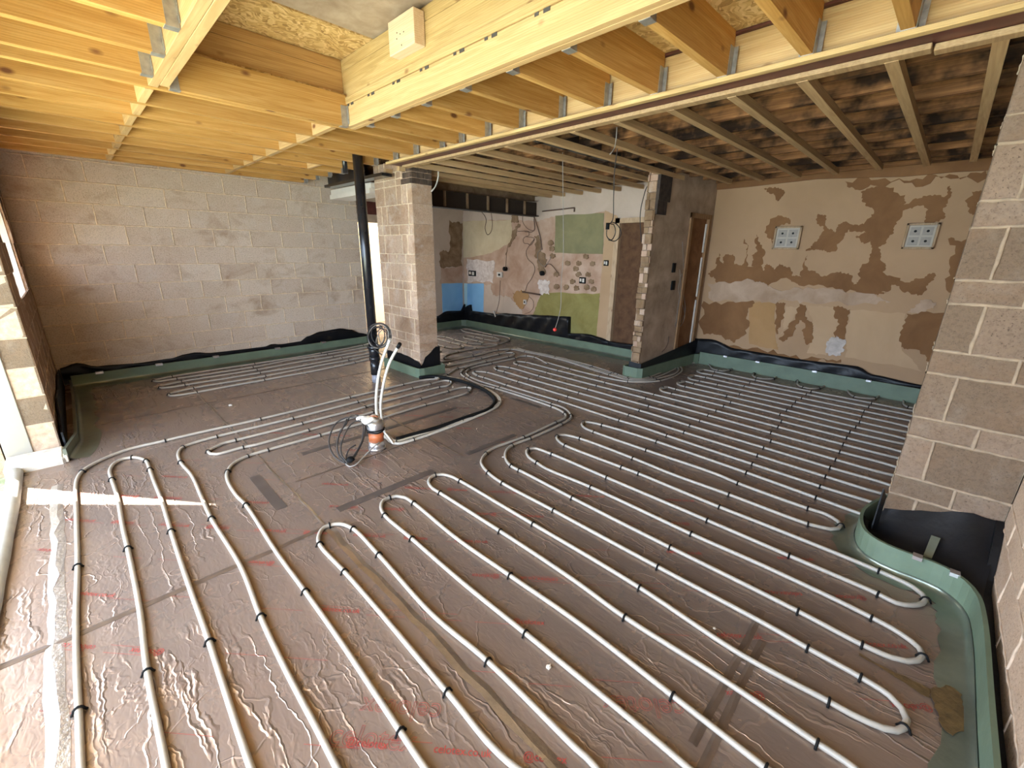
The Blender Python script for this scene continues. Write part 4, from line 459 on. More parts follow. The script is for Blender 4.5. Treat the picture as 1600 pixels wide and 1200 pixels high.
# doors
def doorleaf(name,bmf,bml,label,fm,lm,extra=None):
    o=tag(obj(name,bml,lm),kind=S); f=obj('door_frame',bmf,fm,o); 
    return o
bmf=new(); nibbox(bmf,5.97,6.03,0,2.12,0,.02); nibbox(bmf,6.48,6.54,0,2.12,0,.02); nibbox(bmf,5.97,6.54,2.06,2.12,0,.02)
bml=new(); nibbox(bml,6.03,6.48,.02,2.06,0,-.02)
d1=doorleaf('door_1',bmf,bml,'',wood('door_frame_z',2,(.20,.11,.05),(.27,.15,.07),(.34,.20,.10)),P_DOOR)
bm=new(); 
for a,b in ((.25,.95),(1.0,1.55),(1.62,2.0)): nibbox(bm,6.455,6.475,a,b,0,.0)
obj('white_door_strip',bm,WHITE,d1)
bmf=new(); box(bmf,6.05,6.12,3.70,3.78,0,2.10); box(bmf,6.05,6.12,2.78,3.78,2.03,2.10)
bml=new(); box(bml,6.12,6.16,2.78,3.70,.02,2.03)
doorleaf('door_2',bmf,bml,'',wood('kitchen_frame_z',2,(.40,.28,.17),(.48,.34,.21),(.55,.40,.26)),P_DRK)
# peeled paint on the far wall, patches on the kitchen walls: thin layers with a thickness of their own
def patches(parent,ax,c,items,sgn=-1,t0=.0015):
    for k,(n,m,amp) in enumerate(items):
        bm=new(); plate(bm,ax,c,jag(PATCH[n],amp,3,random.Random(k+3)),sgn*(t0+.0006*k)); obj('plaster_layer',bm,m,parent)
patches(fw,0,6.62,[('paleB',P_PALE,.01),('paleC',P_PALE,.01),('paleA',P_PALE,.01),('amberA',P_AMB,.008)]+[('peel'+c,P_BRN,.03) for c in 'ABCDEFGHIJKLM']+[('skimA',P_SKIM,.02),('skimB',P_GREY,.03),('skimC',P_SKIM,.015)])
patches(kb,0,6.08,[('k_white',P_KW,.01),('k_cream',P_CRM,.01),('k_tile',P_TILE,.02),('k_pale',P_KW,.02),('k_blue',P_BLU,0.002),('k_cyan',P_CYN,.002),('k_green',P_GRN,.005),('k_olive',P_OLV,.01),('k_trim',P_PALE,.005),('k_white2',P_TILE,.03),('k_brown1',P_STN,.03),('k_brown2',P_STN,.01),('k_brown3',P_STN,.03),('k_brown4',P_AMB,.04),('k_grey',P_STN,.03)]+[('blob%02d'%i,P_STN,.012) for i in range(18)])
patches(wk,1,7.47,[('l_brown',P_STN,.02),('l_pink',P_PINK,.01),('l_blue',P_BLU,.003)])
bm=new(); plate(bm,0,6.62,jag([(-.6,2.42),(2.55,2.455),(2.55,2.6),(-.6,2.6)],.012),-.03); obj('plaster_ledge',bm,P_BRN,fw)

# ------------------------------------------------------------------ ceilings
bm=new(); box(bm,-.6,.66,-.6,3.66,2.735,2.76); box(bm,-.6,2.95,3.66,7.45,2.735,2.76); box(bm,1.82,2.95,-.6,3.66,2.735,2.76)
tag(obj('ceiling',bm,OSB),kind=S)
bm=new(); box(bm,-.95,7.0,-.75,7.6,3.1,3.16); tag(obj('ceiling_roof_deck',bm,OSB),kind=S)
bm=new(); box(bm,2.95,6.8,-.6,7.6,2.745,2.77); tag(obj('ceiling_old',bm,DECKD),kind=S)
bm=new(); box(bm,.5,1.95,3.19,3.78,2.985,3.01); oo=tag(obj('ceiling_rooflight_board',bm,OSB),kind=S)
bm=new(); box(bm,.5,1.95,-.6,3.19,2.995,3.02); tag(obj('ceiling_rooflight_cover',bm,SHEET),kind=S)
JB,JT=2.52,2.69
GJ='new pine ceiling joists'
ORD=['first','second','third','fourth','fifth','sixth','seventh','eighth','ninth','tenth','eleventh','twelfth']
def hanger(bm,x,y,d,z0=JB,h=.14):
    """joist hanger at joist end x, joist centre y, d=+1 if the joist runs to +X"""
    box(bm,min(x,x+d*.055),max(x,x+d*.055),y-.0265,y+.0265,z0-.003,z0)
    for s in (-1,1):
        ya,yb=sorted((y+s*.0235,y+s*.0265)); box(bm,min(x,x+d*.05),max(x,x+d*.05),ya,yb,z0,z0+h)
        ya,yb=sorted((y+s*.0265,y+s*.048)); box(bm,min(x,x+d*.002),max(x,x+d*.002),ya,yb,z0+.015,z0+h)
        for q in range(3):
            zc=z0+.04+q*.035; box(bm,min(x+d*.003,x+d*.006),max(x+d*.003,x+d*.006),*sorted((y+s*.036,y+s*.044)),zc,zc+.008)
def joist(x0,y0,x1,y1,label,h0=None,h1=None,m=WX,g=GJ,name='ceiling_joist'):
    r=empty(name,((x0+x1)/2,(y0+y1)/2,JB),label,'joist',g)
    bm=new(); obox(bm,(x0,y0,(JB+JT)/2),(x1,y1,(JB+JT)/2),.047,JT-JB,bev=0); child('joist_timber',bm,m,r)
    if h0 is not None: bm=new(); hanger(bm,x0,y0,1); child('joist_hanger',bm,GALV,r)
    if h1 is not None: bm=new(); hanger(bm,x1,y1,-1); child('joist_hanger',bm,GALV,r)
    bm=new(); obox(bm,(x0,y0,JT+.0225),(x1,y1,JT+.0225),.045,.045); child('firring_strip',bm,m,r)
ys=[6.995,6.57,6.17,5.775,5.375,4.94,4.52,4.13]
for i,y in enumerate(ys):
    joist(-.55,y,2.77,y,'new pine joist spanning the extension, %s out from the left block wall'%ORD[i],h1=1)
joist(-.55,3.69,2.77,3.69,'double pine joist closing the far end of the boarded rooflight opening, back member',h1=1)
joist(.675,3.63,1.80,3.63,'front member of the double joist at the far end of the rooflight opening',h0=1,h1=1)
for i,(y) in enumerate((3.45,3.06,2.665,2.27,1.87)):
    joist(-.55,y,.575,y,'short pine joist hung off the left trimmer, %s from the rooflight corner'%ORD[i],h1=1,g='short joists left of the rooflight opening')
for i,(a,b) in enumerate(((3.46,3.40),(3.09,3.05),(2.70,2.655),(2.295,2.26),(1.90,1.88),(1.52,1.50),(1.115,1.104),(.73,.712),(.36,.345),(-.03,-.04))):
    joist(1.885,a,2.77,b,'short pine joist between right trimmer and steel beam, %s from the rooflight corner'%ORD[i],h0=1,h1=1,g='short joists between the trimmer and the steel beam')
def timber(name,label,cat,boxes,m,group=None):
    bm=new()
    for b in boxes: box(bm,*b,bev=.002)
    return tag(obj(name,bm,m),label,cat,group)
timber('trimmer_joist','double pine trimmer along the left side of the rooflight opening','trimmer joist',[(.577,.623,-.55,3.655,JB,JT),(.6245,.67,-.55,3.6,JB,JT)],WY)
RTR=timber('trimmer_joist','pale knotty double trimmer running along the right side of the rooflight opening','trimmer joist',[(1.803,.0+1.842,-.55,3.66,JB,JT-.02),(1.8435,1.883,-.55,3.66,JB,JT)],WY)
# upstand kerb round the rooflight
timber('kerb_plate','pale treated plate lying on the right rooflight trimmer','kerb plate',[(1.795,1.93,-.55,3.66,2.672,2.72)],WP)
timber('kerb_plate','darker plate lying on the far rooflight trimmer','kerb plate',[(.63,1.794,3.655,3.76,2.675,2.72)],WD)
timber('kerb_board','wide knotty board forming the right rooflight kerb','kerb board',[(1.815,1.86,-.55,3.76,2.722,2.905)],WP)
timber('kerb_board','wide brown board forming the far rooflight kerb','kerb board',[(.63,1.814,3.665,3.71,2.722,2.905)],WD)
timber('kerb_rail','narrow top rail above the right rooflight kerb board','kerb rail',[(1.815,1.87,-.55,3.76,2.907,2.982)],WP)
timber('kerb_rail','narrow top rail above the far rooflight kerb board','kerb rail',[(.63,1.814,3.665,3.72,2.907,2.982)],WD)
BLOCKW=wood('offcut_y',1,(.70,.50,.32),(.76,.56,.38),(.82,.64,.46),knots=False)
ob=empty('timber_offcut',(1.77,2.69,2.87),'square pale timber offcut nailed high on the rooflight kerb','timber block')
bm=new(); box(bm,1.735,1.812,2.55,2.835,2.775,2.955,bev=.003); child('block_face',bm,BLOCKW,ob)
for y,z in ((2.70,2.86),(2.66,2.86),(2.74,2.845),(2.735,2.875),(2.69,2.80)):
    bm=new(); box(bm,1.733,1.736,y-.003,y+.003,z-.003,z+.003); child('nail_head',bm,DSTEEL,ob)
for k in range(9):
    y=3.5-.32*k+RND.uniform(-.05,.05)
    bm=new(); box(bm,1.800,1.803,y-.02,y+.02,2.655,2.671); obj('metal_tab',bm,DSTEEL,RTR)
    bm=new(); box(bm,1.800,1.803,y+.05,y+.075,2.657,2.671); obj('metal_tab',bm,DSTEEL,RTR)
# noggins
gn='noggins between the extension joists'
for row,(x,nm) in enumerate(((.592,'left'),(1.74,'right'))):
    yy=[3.715]+ys[::-1]
    for i,(a,b) in enumerate(zip(yy,yy[1:])):
        bm=new(); box(bm,x-.022+(.01 if i%2 else 0),x+.022+(.01 if i%2 else 0),a+.025,b-.025,JB+.001,JT,bev=.002)
        tag(obj('noggin',bm,WY),'pine noggin in the %s row, %s bay from the rooflight'%(nm,ORD[i]),'noggin',gn)
bm=new(); box(bm,2.30,2.344,5.40,5.75,JB+.001,JT,bev=.002); tag(obj('noggin',bm,WY),'lone pine noggin near the black soil pipe','noggin',gn)
# steel beam with timber plates
sb=empty('steel_beam',(2.9,2.0,2.52),'long red-oxide steel beam between the new and the old ceiling','beam')
bm=new(); box(bm,2.765,2.965,-.5,4.70,2.508,2.520); box(bm,2.860,2.870,-.5,4.70,2.520,2.72); box(bm,2.765,2.965,-.5,4.70,2.72,2.732); child('steel_section',bm,STEEL,sb)
bm=new(); box(bm,2.79,2.858,-.5,4.7,2.522,2.718); child('web_timber',bm,WY,sb)
bm=new(); box(bm,2.718,2.764,-.5,4.66,2.495,2.519,bev=.003); child('packing_strip',bm,WP,sb)
bm=new(); box(bm,2.90,2.975,.27,4.62,2.483,2.507,bev=.003); box(bm,2.925,2.995,-.5,.262,2.478,2.506,bev=.003); child('packing_strip',bm,BAT,sb)
# old part: battens across, dark joists above
Yb=[.055,.41,.775,1.13,1.505,1.905,2.29,2.64,3.02,3.40,3.75,4.10,4.46,4.80,5.10]
gb='ceiling battens under the old joists'
for i,y in enumerate(Yb):
    x1=6.36 if y<2.6 else 6.07
    bm=new(); obox(bm,(2.96,y,2.505),(x1,y+RND.uniform(-.02,.02),2.505),.052,.05); tag(obj('ceiling_batten',bm,BAT),'pale batten across the old ceiling, %s counting from the right-hand pillar'%(ORD+['thirteenth','fourteenth','fifteenth'])[i],'batten',gb)
go='old dark ceiling joists'
k=0
x=3.25
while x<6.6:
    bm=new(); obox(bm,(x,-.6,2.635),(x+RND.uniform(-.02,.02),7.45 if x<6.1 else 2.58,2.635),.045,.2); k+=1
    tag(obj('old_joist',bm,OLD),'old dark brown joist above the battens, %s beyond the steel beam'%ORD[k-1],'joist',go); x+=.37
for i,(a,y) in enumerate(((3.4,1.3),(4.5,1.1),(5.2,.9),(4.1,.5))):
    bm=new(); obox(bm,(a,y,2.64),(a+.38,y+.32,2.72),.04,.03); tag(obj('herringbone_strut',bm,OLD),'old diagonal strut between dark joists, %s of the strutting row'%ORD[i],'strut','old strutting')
bm=new(); box(bm,3.03,5.16,2.70,2.88,2.535,2.72); tag(obj('old_steel_lintel',bm,DSTEEL),'dark grey old beam running from the steel to the broken partition','beam')
# kitchen down-stand beam
kbm=empty('downstand_beam',(4.7,5.35,2.4),'dark boxed beam across the kitchen ceiling with stained plaster above','beam')
bm=new(); plate(bm,1,5.36,jag([(3.33,2.41),(6.08,2.44),(6.08,2.60),(3.33,2.58)],.006),.10); child('plaster_fascia',bm,P_STN,kbm)
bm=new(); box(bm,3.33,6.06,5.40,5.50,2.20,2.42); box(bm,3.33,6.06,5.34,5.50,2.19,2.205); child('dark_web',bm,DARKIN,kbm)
bm=new()
for i in range(6): x=3.62+.42*i; box(bm,x,x+.022,5.36,5.40,2.205,2.42)
child('web_stiffener',bm,P_STN,kbm)
# downstand behind the soil pipe
wb=empty('plaster_bulkhead',(3.2,6.4,2.35),'white plastered bulkhead left of the brick pillar','bulkhead')
bm=new(); box(bm,2.98,3.30,5.55,6.75,2.30,2.36); box(bm,3.0,3.32,5.55,6.75,2.36,2.43,bev=.006); child('plaster_face',bm,WHITE,wb)
bm=new(); box(bm,2.86,2.99,5.0,6.62,2.435,2.47); box(bm,2.92,2.93,5.54,6.62,2.47,2.60); child('black_steel_edge',bm,SOIL,wb)

# ------------------------------------------------------------------ edge upstands and membranes
def strip(name,label,cat,pts,h,t,m,z0=0,lean=0,film=None):
    """upright strip following floor points; h may be list"""
    bm=new(); P_=[Vector((a,b,0)) for a,b in pts]; n=len(P_); rows=[]
    for i,p in enumerate(P_):
        d=(P_[min(i+1,n-1)]-P_[max(i-1,0)]).normalized(); s=Vector((-d.y,d.x,0)); hh=h[i] if isinstance(h,list) else h
        rows.append([bm.verts.new(q) for q in (p+Vector((0,0,z0)),p+s*lean+Vector((0,0,hh)),p+s*(lean+t)+Vector((0,0,hh)),p+s*t+Vector((0,0,z0)))])
    for a,b in zip(rows,rows[1:]):
        for k in range(4): bm.faces.new((a[k],a[(k+1)%4],b[(k+1)%4],b[k]))
    bm.faces.new(rows[0]); bm.faces.new(rows[-1][::-1]); bmesh.ops.recalc_face_normals(bm,faces=bm.faces)
    o=obj(name,bm,m,smooth=False); tag(o,label,cat); 
    if film:
        bm=new(); rr=random.Random(3); rows=[]
        Q=[]
        for a,b in zip(P_,P_[1:]):
            k=max(1,int((b-a).length/.12)); Q+=[a.lerp(b,j/k) for j in range(k)]
        Q.append(P_[-1]); n=len(Q)
        for i,p in enumerate(Q):
            d=(Q[min(i+1,n-1)]-Q[max(i-1,0)]).normalized(); s=Vector((-d.y,d.x,0)); w=film*rr.uniform(.75,1.15)
            rows.append([bm.verts.new(p-s*w+Vector((0,0,.0018))),bm.verts.new(p-s*.03+Vector((0,0,.006))),bm.verts.new(p-s*.003+Vector((0,0,.02))),bm.verts.new(p-s*.003+Vector((0,0,.035)))])
        for a,b in zip(rows,rows[1:]):
            for k in range(3): bm.faces.new((a[k],a[k+1],b[k+1],b[k]))
        f=obj('foot_flap',bm,GREENF,o,smooth=True)
    return o
def dz(pts,st=.25):
    o=[]
    for a,b in zip(pts,pts[1:]):
        k=max(1,int(math.hypot(b[0]-a[0],b[1]-a[1])/st)); o+=[(a[0]+(b[0]-a[0])*j/k,a[1]+(b[1]-a[1])*j/k) for j in range(k)]
    return o+[pts[-1]]
strip('edge_insulation','green foam edge strip along the foot of the left block wall','edge strip',dz([(-.20,7.03),(3.50,7.03),(3.62,7.10)]),.14,.02,GREEN,film=.17)
strip('edge_insulation','green foam strip round the foot of the brick pillar','edge strip',[(2.97,5.50),(2.97,4.70),(2.985,4.62),(3.05,4.60),(3.38,4.60),(3.40,4.7)][::-1],.125,-.02,GREEN,film=None)
strip('edge_insulation','green foam strip along the kitchen back wall','edge strip',dz([(4.3,7.37),(5.90,7.37),(5.98,7.30),(5.99,3.60),(6.0,2.86),(5.75,2.86)]),.15,.02,GREEN,film=.14)
strip('edge_insulation','green foam strip round the broken end of the partition and along it','edge strip',dz([(5.4,2.84),(5.06,2.86),(5.035,2.82),(5.04,2.64),(5.08,2.58),(5.8,2.53),(6.45,2.47),(6.52,2.42)],.2),.15,.02,GREEN,film=None)
strip('edge_insulation','dark green foam strip along the foot of the peeling far wall','edge strip',dz([(6.53,2.42),(6.53,1.2),(6.50,.0),(6.46,-.36),(6.3,-.38)]),.18,.02,GREEN,film=None)
RPU=[(3.4,-.02),(3.10,.06),(2.93,.055),(2.82,.02),(2.765,-.04),(2.745,-.12),(2.745,-.22),(2.735,-.30),(2.68,-.365),(2.60,-.40),(2.45,-.415),(1.9,-.415),(1.2,-.415),(.5,-.415)]
strip('edge_insulation','curved green foam strip round the right-hand pillar and near wall','edge strip',[(p.x,p.y) for p in smoothpts(RPU,.03,6)],.15,.016,GREEN,film=.10)
strip('edge_insulation','pale green film at the foot of the window-side wall','edge strip',dz([(-.27,4.55),(-.20,4.9),(-.19,6.2),(-.20,7.03)]),.10,.02,GREENF,film=.14)
def membrane(label,ax,c,prof,z0,amp=.012,seed=1,sgn=-1,name='damp_proof_membrane'):
    """crumpled sheet against a wall; prof = [(u,ztop)...]"""
    rnd=random.Random(seed); P_=[]
    for (a,za),(b,zb) in zip(prof,prof[1:]):
        k=max(1,int(abs(b-a)/.05)); P_+=[(a+(b-a)*j/k,za+(zb-za)*(.5-.5*math.cos(math.pi*j/k))) for j in range(k)]
    P_.append(prof[-1]); bm=new(); rows=[]; NZ=6
    for i,(u,zt) in enumerate(P_):
        row=[]
        for k in range(NZ+1):
            f=k/NZ; z=z0+(zt-z0)*f; d=.012+amp*(.6+.4*math.sin(u*17+k*1.3))+rnd.uniform(0,amp*.8)*f
            row.append(bm.verts.new((c+sgn*d,u,z) if ax==0 else (u,c+sgn*d,z)))
        row.append(bm.verts.new((c+sgn*.002,u,zt-.004) if ax==0 else (u,c+sgn*.002,zt-.004)))
        rows.append(row)
    for a,b in zip(rows,rows[1:]):
        for k in range(NZ+1): bm.faces.new((a[k],a[k+1],b[k+1],b[k]))
    o=obj(name,bm,DPM,smooth=True); return tag(o,label,'membrane')
membrane('black plastic membrane rising in waves above the green strip of the left block wall',1,7.19,[(-.27,.22),(-.12,.26),(.05,.19),(.45,.165),(.79,.17),(.9,.20),(1.04,.21),(1.22,.175),(1.42,.17),(1.93,.165),(2.01,.19),(2.16,.17),(2.45,.175),(2.55,.24),(2.77,.295),(3.1,.31),(3.3,.265),(3.43,.19),(3.6,.15)],0.02,.02,1)
membrane('black membrane behind the foam at the peeling far wall',0,6.61,[(-.45,.20),(-.05,.21),(.39,.24),(.54,.31),(1.13,.29),(1.96,.30),(2.3,.385),(2.55,.365)],.02,.02,2)
membrane('crumpled black polythene along the kitchen back wall',0,6.07,[(3.72,.22),(3.87,.25),(4.13,.275),(4.52,.24),(4.53,.525),(4.9,.50),(5.34,.47),(5.62,.44),(6.1,.42),(6.5,.37),(7.19,.36),(7.21,.49),(7.45,.36)],.02,.05,3)
membrane('black polythene on the kitchen side wall beside the blue paint',1,7.46,[(5.1,.27),(5.3,.28),(5.58,.365),(5.96,.345),(6.05,.48)],.02,.04,4)
membrane('black membrane at the foot of the door wall beyond the kitchen door',0,6.05,[(2.80,.20),(3.2,.23),(3.72,.22)],.02,.02,5)
bm=new(); v=[bm.verts.new(q) for q in ((5.07,2.60,.02),(6.45,2.49,.02),(6.60,2.50,.36),(5.09,2.62,.205),(5.07,2.80,.02),(5.085,2.79,.215))]
bm.faces.new((v[0],v[1],v[2],v[3])); bm.faces.new((v[4],v[0],v[3],v[5])); 
o=obj('damp_proof_membrane',bm,DPM); md=o.modifiers.new('t','SOLIDIFY'); md.thickness=.004; tag(o,'black membrane wrapped round the foot of the partition and its door','membrane')
bm=new(); 
plate(bm,0,3.04,jag([(4.66,.03),(5.52,.03),(5.5,.22),(5.2,.235),(4.9,.22),(4.70,.19),(4.66,.16)],.004,2),-.006); plate(bm,1,4.675,jag([(3.04,.03),(3.36,.03),(3.36,.36),(3.30,.37),(3.12,.25),(3.06,.15),(3.04,.15)],.004,2),-.006)
tag(obj('damp_proof_membrane',bm,DPM),'black membrane folded in a triangle round the brick pillar foot','membrane')
# membrane in the right corner: sheet from pillar face down to the foam, closing the gap
bm=new(); g=[]
edge=[(p.x,p.y) for p in smoothpts(RPU[1:11],.05,4)]
for i,(x,y) in enumerate(edge):
    f=i/(len(edge)-1); yy=max(-.468,min(-.03,y if x>2.7 else -.44)); 
    top=(3.043,max(-.465,min(-.032,-.03-.44*max(0,(f-.2)/.8))),.215+.125*max(0,min(1,(f-.2)/.6)))
    row=[]
    for k in range(7):
        s=k/6; X0=x+.02; p=Vector((X0,y-.004,.13)).lerp(Vector(top),s); p.z=.13*(1-s)+top[2]*s-.09*math.sin(math.pi*s)+RND.uniform(-.006,.006); row.append(bm.verts.new(p))
    g.append(row)
for a,b in zip(g,g[1:]):
    for k in range(6): bm.faces.new((a[k],a[k+1],b[k+1],b[k]))
o=obj('damp_proof_membrane',bm,DPM,smooth=True); tag(o,'black membrane sagging behind the curved green strip at the right pillar','membrane')
bm=new(); plate(bm,1,-.468,jag([(3.04,.02),(3.04,.34),(2.95,.30),(2.80,.13),(2.74,.095),(2.18,.085),(1.77,.07),(.5,.07),(.5,.02)][::-1],.004,2),.03)
tag(obj('damp_proof_membrane',bm,DPM),'black membrane between the near right wall and its green strip','membrane')
bm=new(); v=[bm.verts.new(q) for q in ((2.99,-.02,.10),(2.93,.0,.12),(2.95,.0,.37),(3.0,-.02,.30))]; bm.faces.new(v); o=obj('membrane_corner',bm,DPM); md=o.modifiers.new('t','SOLIDIFY'); md.thickness=.006; tag(o,'pointed black membrane corner standing up at the right pillar edge','membrane')
bm=new(); v=[bm.verts.new(q) for q in ((2.80,-.22,.05),(2.80,-.25,.05),(2.93,-.27,.20),(2.93,-.235,.20))]; bm.faces.new(v); o=obj('folded_tab',bm,GREENF); md=o.modifiers.new('t','SOLIDIFY'); md.thickness=.004; tag(o,'small grey-green tab lying on the black membrane by the right pillar','tab')
bm=new(); plate(bm,0,-.285,jag([(4.8,0),(7.1,0),(7.1,.22),(6.6,.26),(6.0,.24),(5.4,.30),(4.95,.20),(4.8,.16)],.006,2),.012); tag(obj('damp_proof_membrane',bm,DPM),'black membrane at the foot of the window-side pier','membrane')
# staples and small silver clips on the foam tops
for i,(x,y,z) in enumerate(((.05,7.03,.145),(.62,7.03,.145),(1.25,7.03,.145),(2.05,7.03,.145),(2.75,7.03,.145))):
    bm=new(); box(bm,x-.035,x+.035,y-.014,y+.03,z-.02,z+.005); tag(obj('foil_tab',bm,TAPES),'small foil tab on the green strip of the left wall, %s from the window-side corner'%ORD[i],'tape tab','foil tabs on the edge strip')
for i,(x,y,z) in enumerate(((6.53,2.05,.18),(6.53,1.62,.18),(6.52,.95,.18),(6.50,.40,.18))):
    bm=new(); box(bm,x-.014,x+.03,y-.025,y+.025,z-.015,z+.005); tag(obj('foil_tab',bm,TAPES),'small foil tab on the strip at the far peeling wall, %s from the partition'%ORD[i],'tape tab','foil tabs on the edge strip')
for i,(x,y) in enumerate(((2.75,-.2),(2.72,-.335))):
    bm=new(); box(bm,x-.02,x+.02,y-.018,y+.018,.135,.154); tag(obj('foil_tab',bm,TAPES),('silver tab on the curved green strip nearer the pillar edge','silver tab on the curved green strip nearer the near wall')[i],'tape tab','foil tabs on the edge strip')
# white edge foam along the patio opening
bm=new(); pts=smoothpts([(-.545,4.50,.02),(-.54,3.9,.02),(-.55,3.0,.02),(-.56,2.0,.02),(-.56,.5,.02),(-.56,-.5,.02)],.2,20); tube(bm,pts,.042,10,jit=.06)
tag(obj('edge_foam',bm,FOAMW,smooth=True),'thick white foil-wrapped foam roll along the patio threshold','edge foam')
bm=new(); box(bm,-.60,-.29,4.50,4.79,-.02,.055,bev=.012); box(bm,-.31,-.27,4.52,4.60,.0,.05,bev=.005); tag(obj('foam_block',bm,RAG),'white foam slab at the foot of the window-side pier','foam block')

# ------------------------------------------------------------------ floor tapes, printing, debris
tl=[('dark tape strip on the foil in front of the nearest far pipe loop',.924,1.665,2.425,2.49),('long dark tape strip passing behind the capped drain',1.058,2.639,3.395,3.45),('short dark tape strip right of the S-bend pipes',2.025,2.596,2.47,2.52)]
for l,x0,x1,y0,y1 in tl:
    bm=new(); box(bm,x0,x1,y0,y1,.0002,.0022); tag(obj('tape_strip',bm,TAPE),l,'tape')
tl=[('dark grey tape strip near the fifth window-side pipe',.64,.71,2.72,3.295),('dark tape strip beside the twin feed pipes',3.27,3.325,2.80,3.18)]
for l,x0,x1,y0,y1 in tl:
    bm=new(); box(bm,x0,x1,y0,y1,.0002,.0022); tag(obj('tape_strip',bm,TAPE),l,'tape')
def tape(label,a,b,w,m,wob=.004,z=.0012):
    rnd=random.Random(hash(label)%99); a=Vector((*a,z));b=Vector((*b,z)); n=max(2,int((b-a).length/.12)); d=(b-a).normalized(); s=Vector((-d.y,d.x,0)); bm=new(); rows=[]
    for k in range(n+1):
        p=a.lerp(b,k/n)+s*rnd.uniform(-wob,wob); rows.append([bm.verts.new(p+s*(w/2)),bm.verts.new(p+Vector((0,0,.0035))+s*rnd.uniform(-w/5,w/5)),bm.verts.new(p-s*(w/2))])
    for p,q in zip(rows,rows[1:]):
        for k in range(2): bm.faces.new((p[k],p[k+1],q[k+1],q[k]))
    bmesh.ops.recalc_face_normals(bm,faces=bm.faces)
    return tag(obj('seam_tape',bm,m),label,'tape')
SEAM=simple('seam_tape',(.42,.36,.31),.28,.9,.25,7,.8,30)
SEAMD=simple('seam_dark',(.14,.10,.075),.45,.4,.3,9)  # darker brown for foil joints and tape strips
tape('foil joint running away from the camera by the loop nearest the rooflight side',(.80,-.3),(.80,2.36),.045,SEAM,.006)
tape('foil joint crossing the floor in front of the window-side pipes',(-.50,2.33),(.86,2.33),.035,SEAMD)
tape('foil joint beyond the dark tape strip',(.86,3.0),(2.2,3.02),.02,SEAMD)
tape('long foil joint under the leftmost pipe beside the threshold',(-.345,-.3),(-.335,4.1),.06,TAPES,.007)
tape('dark tape strip at right angles under the right loops, nearer the camera',(1.12,.222),(1.80,.228),.030,SEAMD,.002)
tape('dark tape strip at right angles under the right loops, farther from the camera',(1.18,.272),(1.98,.28),.030,SEAMD,.002)
tape('foil joint leading from the drain to the near loops',(.80,2.36),(.78,6.6),.018,SEAM)
tape('foil joint near the soil pipe',(1.98,2.5),(1.98,6.2),.018,SEAM)
tape('foil joint across the floor near the left wall',(-.1,5.35),(2.9,5.35),.015,SEAMD)
bm=new()
rnd=random.Random(4)
# puckered amber stain near the right wall
pts=[(2.03,-.30),(2.09,-.34),(2.08,-.385),(2.01,-.395),(1.90,-.395),(1.85,-.36),(1.87,-.33),(1.94,-.31)]
plate(bm,2,.0065,jag(pts,.01,2),.001); plate(bm,2,.0018,jag([(2.03,-.30),(2.02,-.20),(2.03,-.08),(2.015,-.08),(1.995,-.20),(1.98,-.30)],.004,2),.0006)
STAIN=simple('expanding_foam_stain',(.11,.065,.022),.6,0,.35,30,.8,60)
tag(obj('foam_stain',bm,STAIN),'brown expanding-foam smear on the floor near the right wall','stain')
# printing
def text(body,x,y,ang,size,z=.0014,mirror=False,outline=0):
    cu=bpy.data.curves.new('t','FONT'); cu.body=body; cu.size=size; cu.align_x='LEFT'
    o=bpy.data.objects.new('t',cu); C.objects.link(o); dg=bpy.context.evaluated_depsgraph_get(); me=bpy.data.meshes.new_from_object(o.evaluated_get(dg)); bpy.data.objects.remove(o)
    me.transform(Matrix.Translation((x,y,z+.0006))@Matrix.Rotation(ang,4,'Z')); return me
bm=new()
A0=math.atan2(-.76,.65)
rnd=random.Random(9)
base=Vector((.45,1.38)); d=Vector((.655,-.756)); nrm=Vector((.756,.655))
words=['celotex.co.uk','@celotex']
def inb(p): return -.45<p.x<2.6 and -.3<p.y<4.2
for k in range(-3,14):
    row=base+nrm*(.27*k)
    for s in (0,1):
        ln=row+nrm*(.035*s)
        for q in range(-14,16):
            a=ln+d*(.25*q); b=a+d*(.15+.05*rnd.random())
            if inb(a) and inb(b) and rnd.random()<.3:
                v=[bm.verts.new((p.x,p.y,.0013)) for p in (a-nrm*.0007,b-nrm*.0007,b+nrm*.0007,a+nrm*.0007)]; bm.faces.new(v)
    for q in range(-10,12):
        a=row+d*(.30*q+.07*(k%3))+nrm*.007
        if inb(a) and rnd.random()<.42:
            flip=(k%2==0); w=words[(q+k)%2]
            p=a if not flip else a+d*.145+nrm*.02
            me=text(w,p.x,p.y,A0+(math.pi if flip else 0),.036); bm.from_mesh(me); bpy.data.meshes.remove(me)
for x,y,a in ((.66,.98,A0+math.pi),(1.3,.36,A0+math.pi),(.30,1.15,A0)):
    cu=bpy.data.curves.new('t','FONT'); cu.body='celotex'; cu.size=.10; cu.fill_mode='NONE'; cu.bevel_depth=.0006
    o=bpy.data.objects.new('t',cu); C.objects.link(o); dg=bpy.context.evaluated_depsgraph_get(); me=bpy.data.meshes.new_from_object(o.evaluated_get(dg)); bpy.data.objects.remove(o)
    me.transform(Matrix.Translation((x,y,.0014))@Matrix.Rotation(a,4,'Z')); bm.from_mesh(me)
o=obj('red_printing',bm,INK,floor)
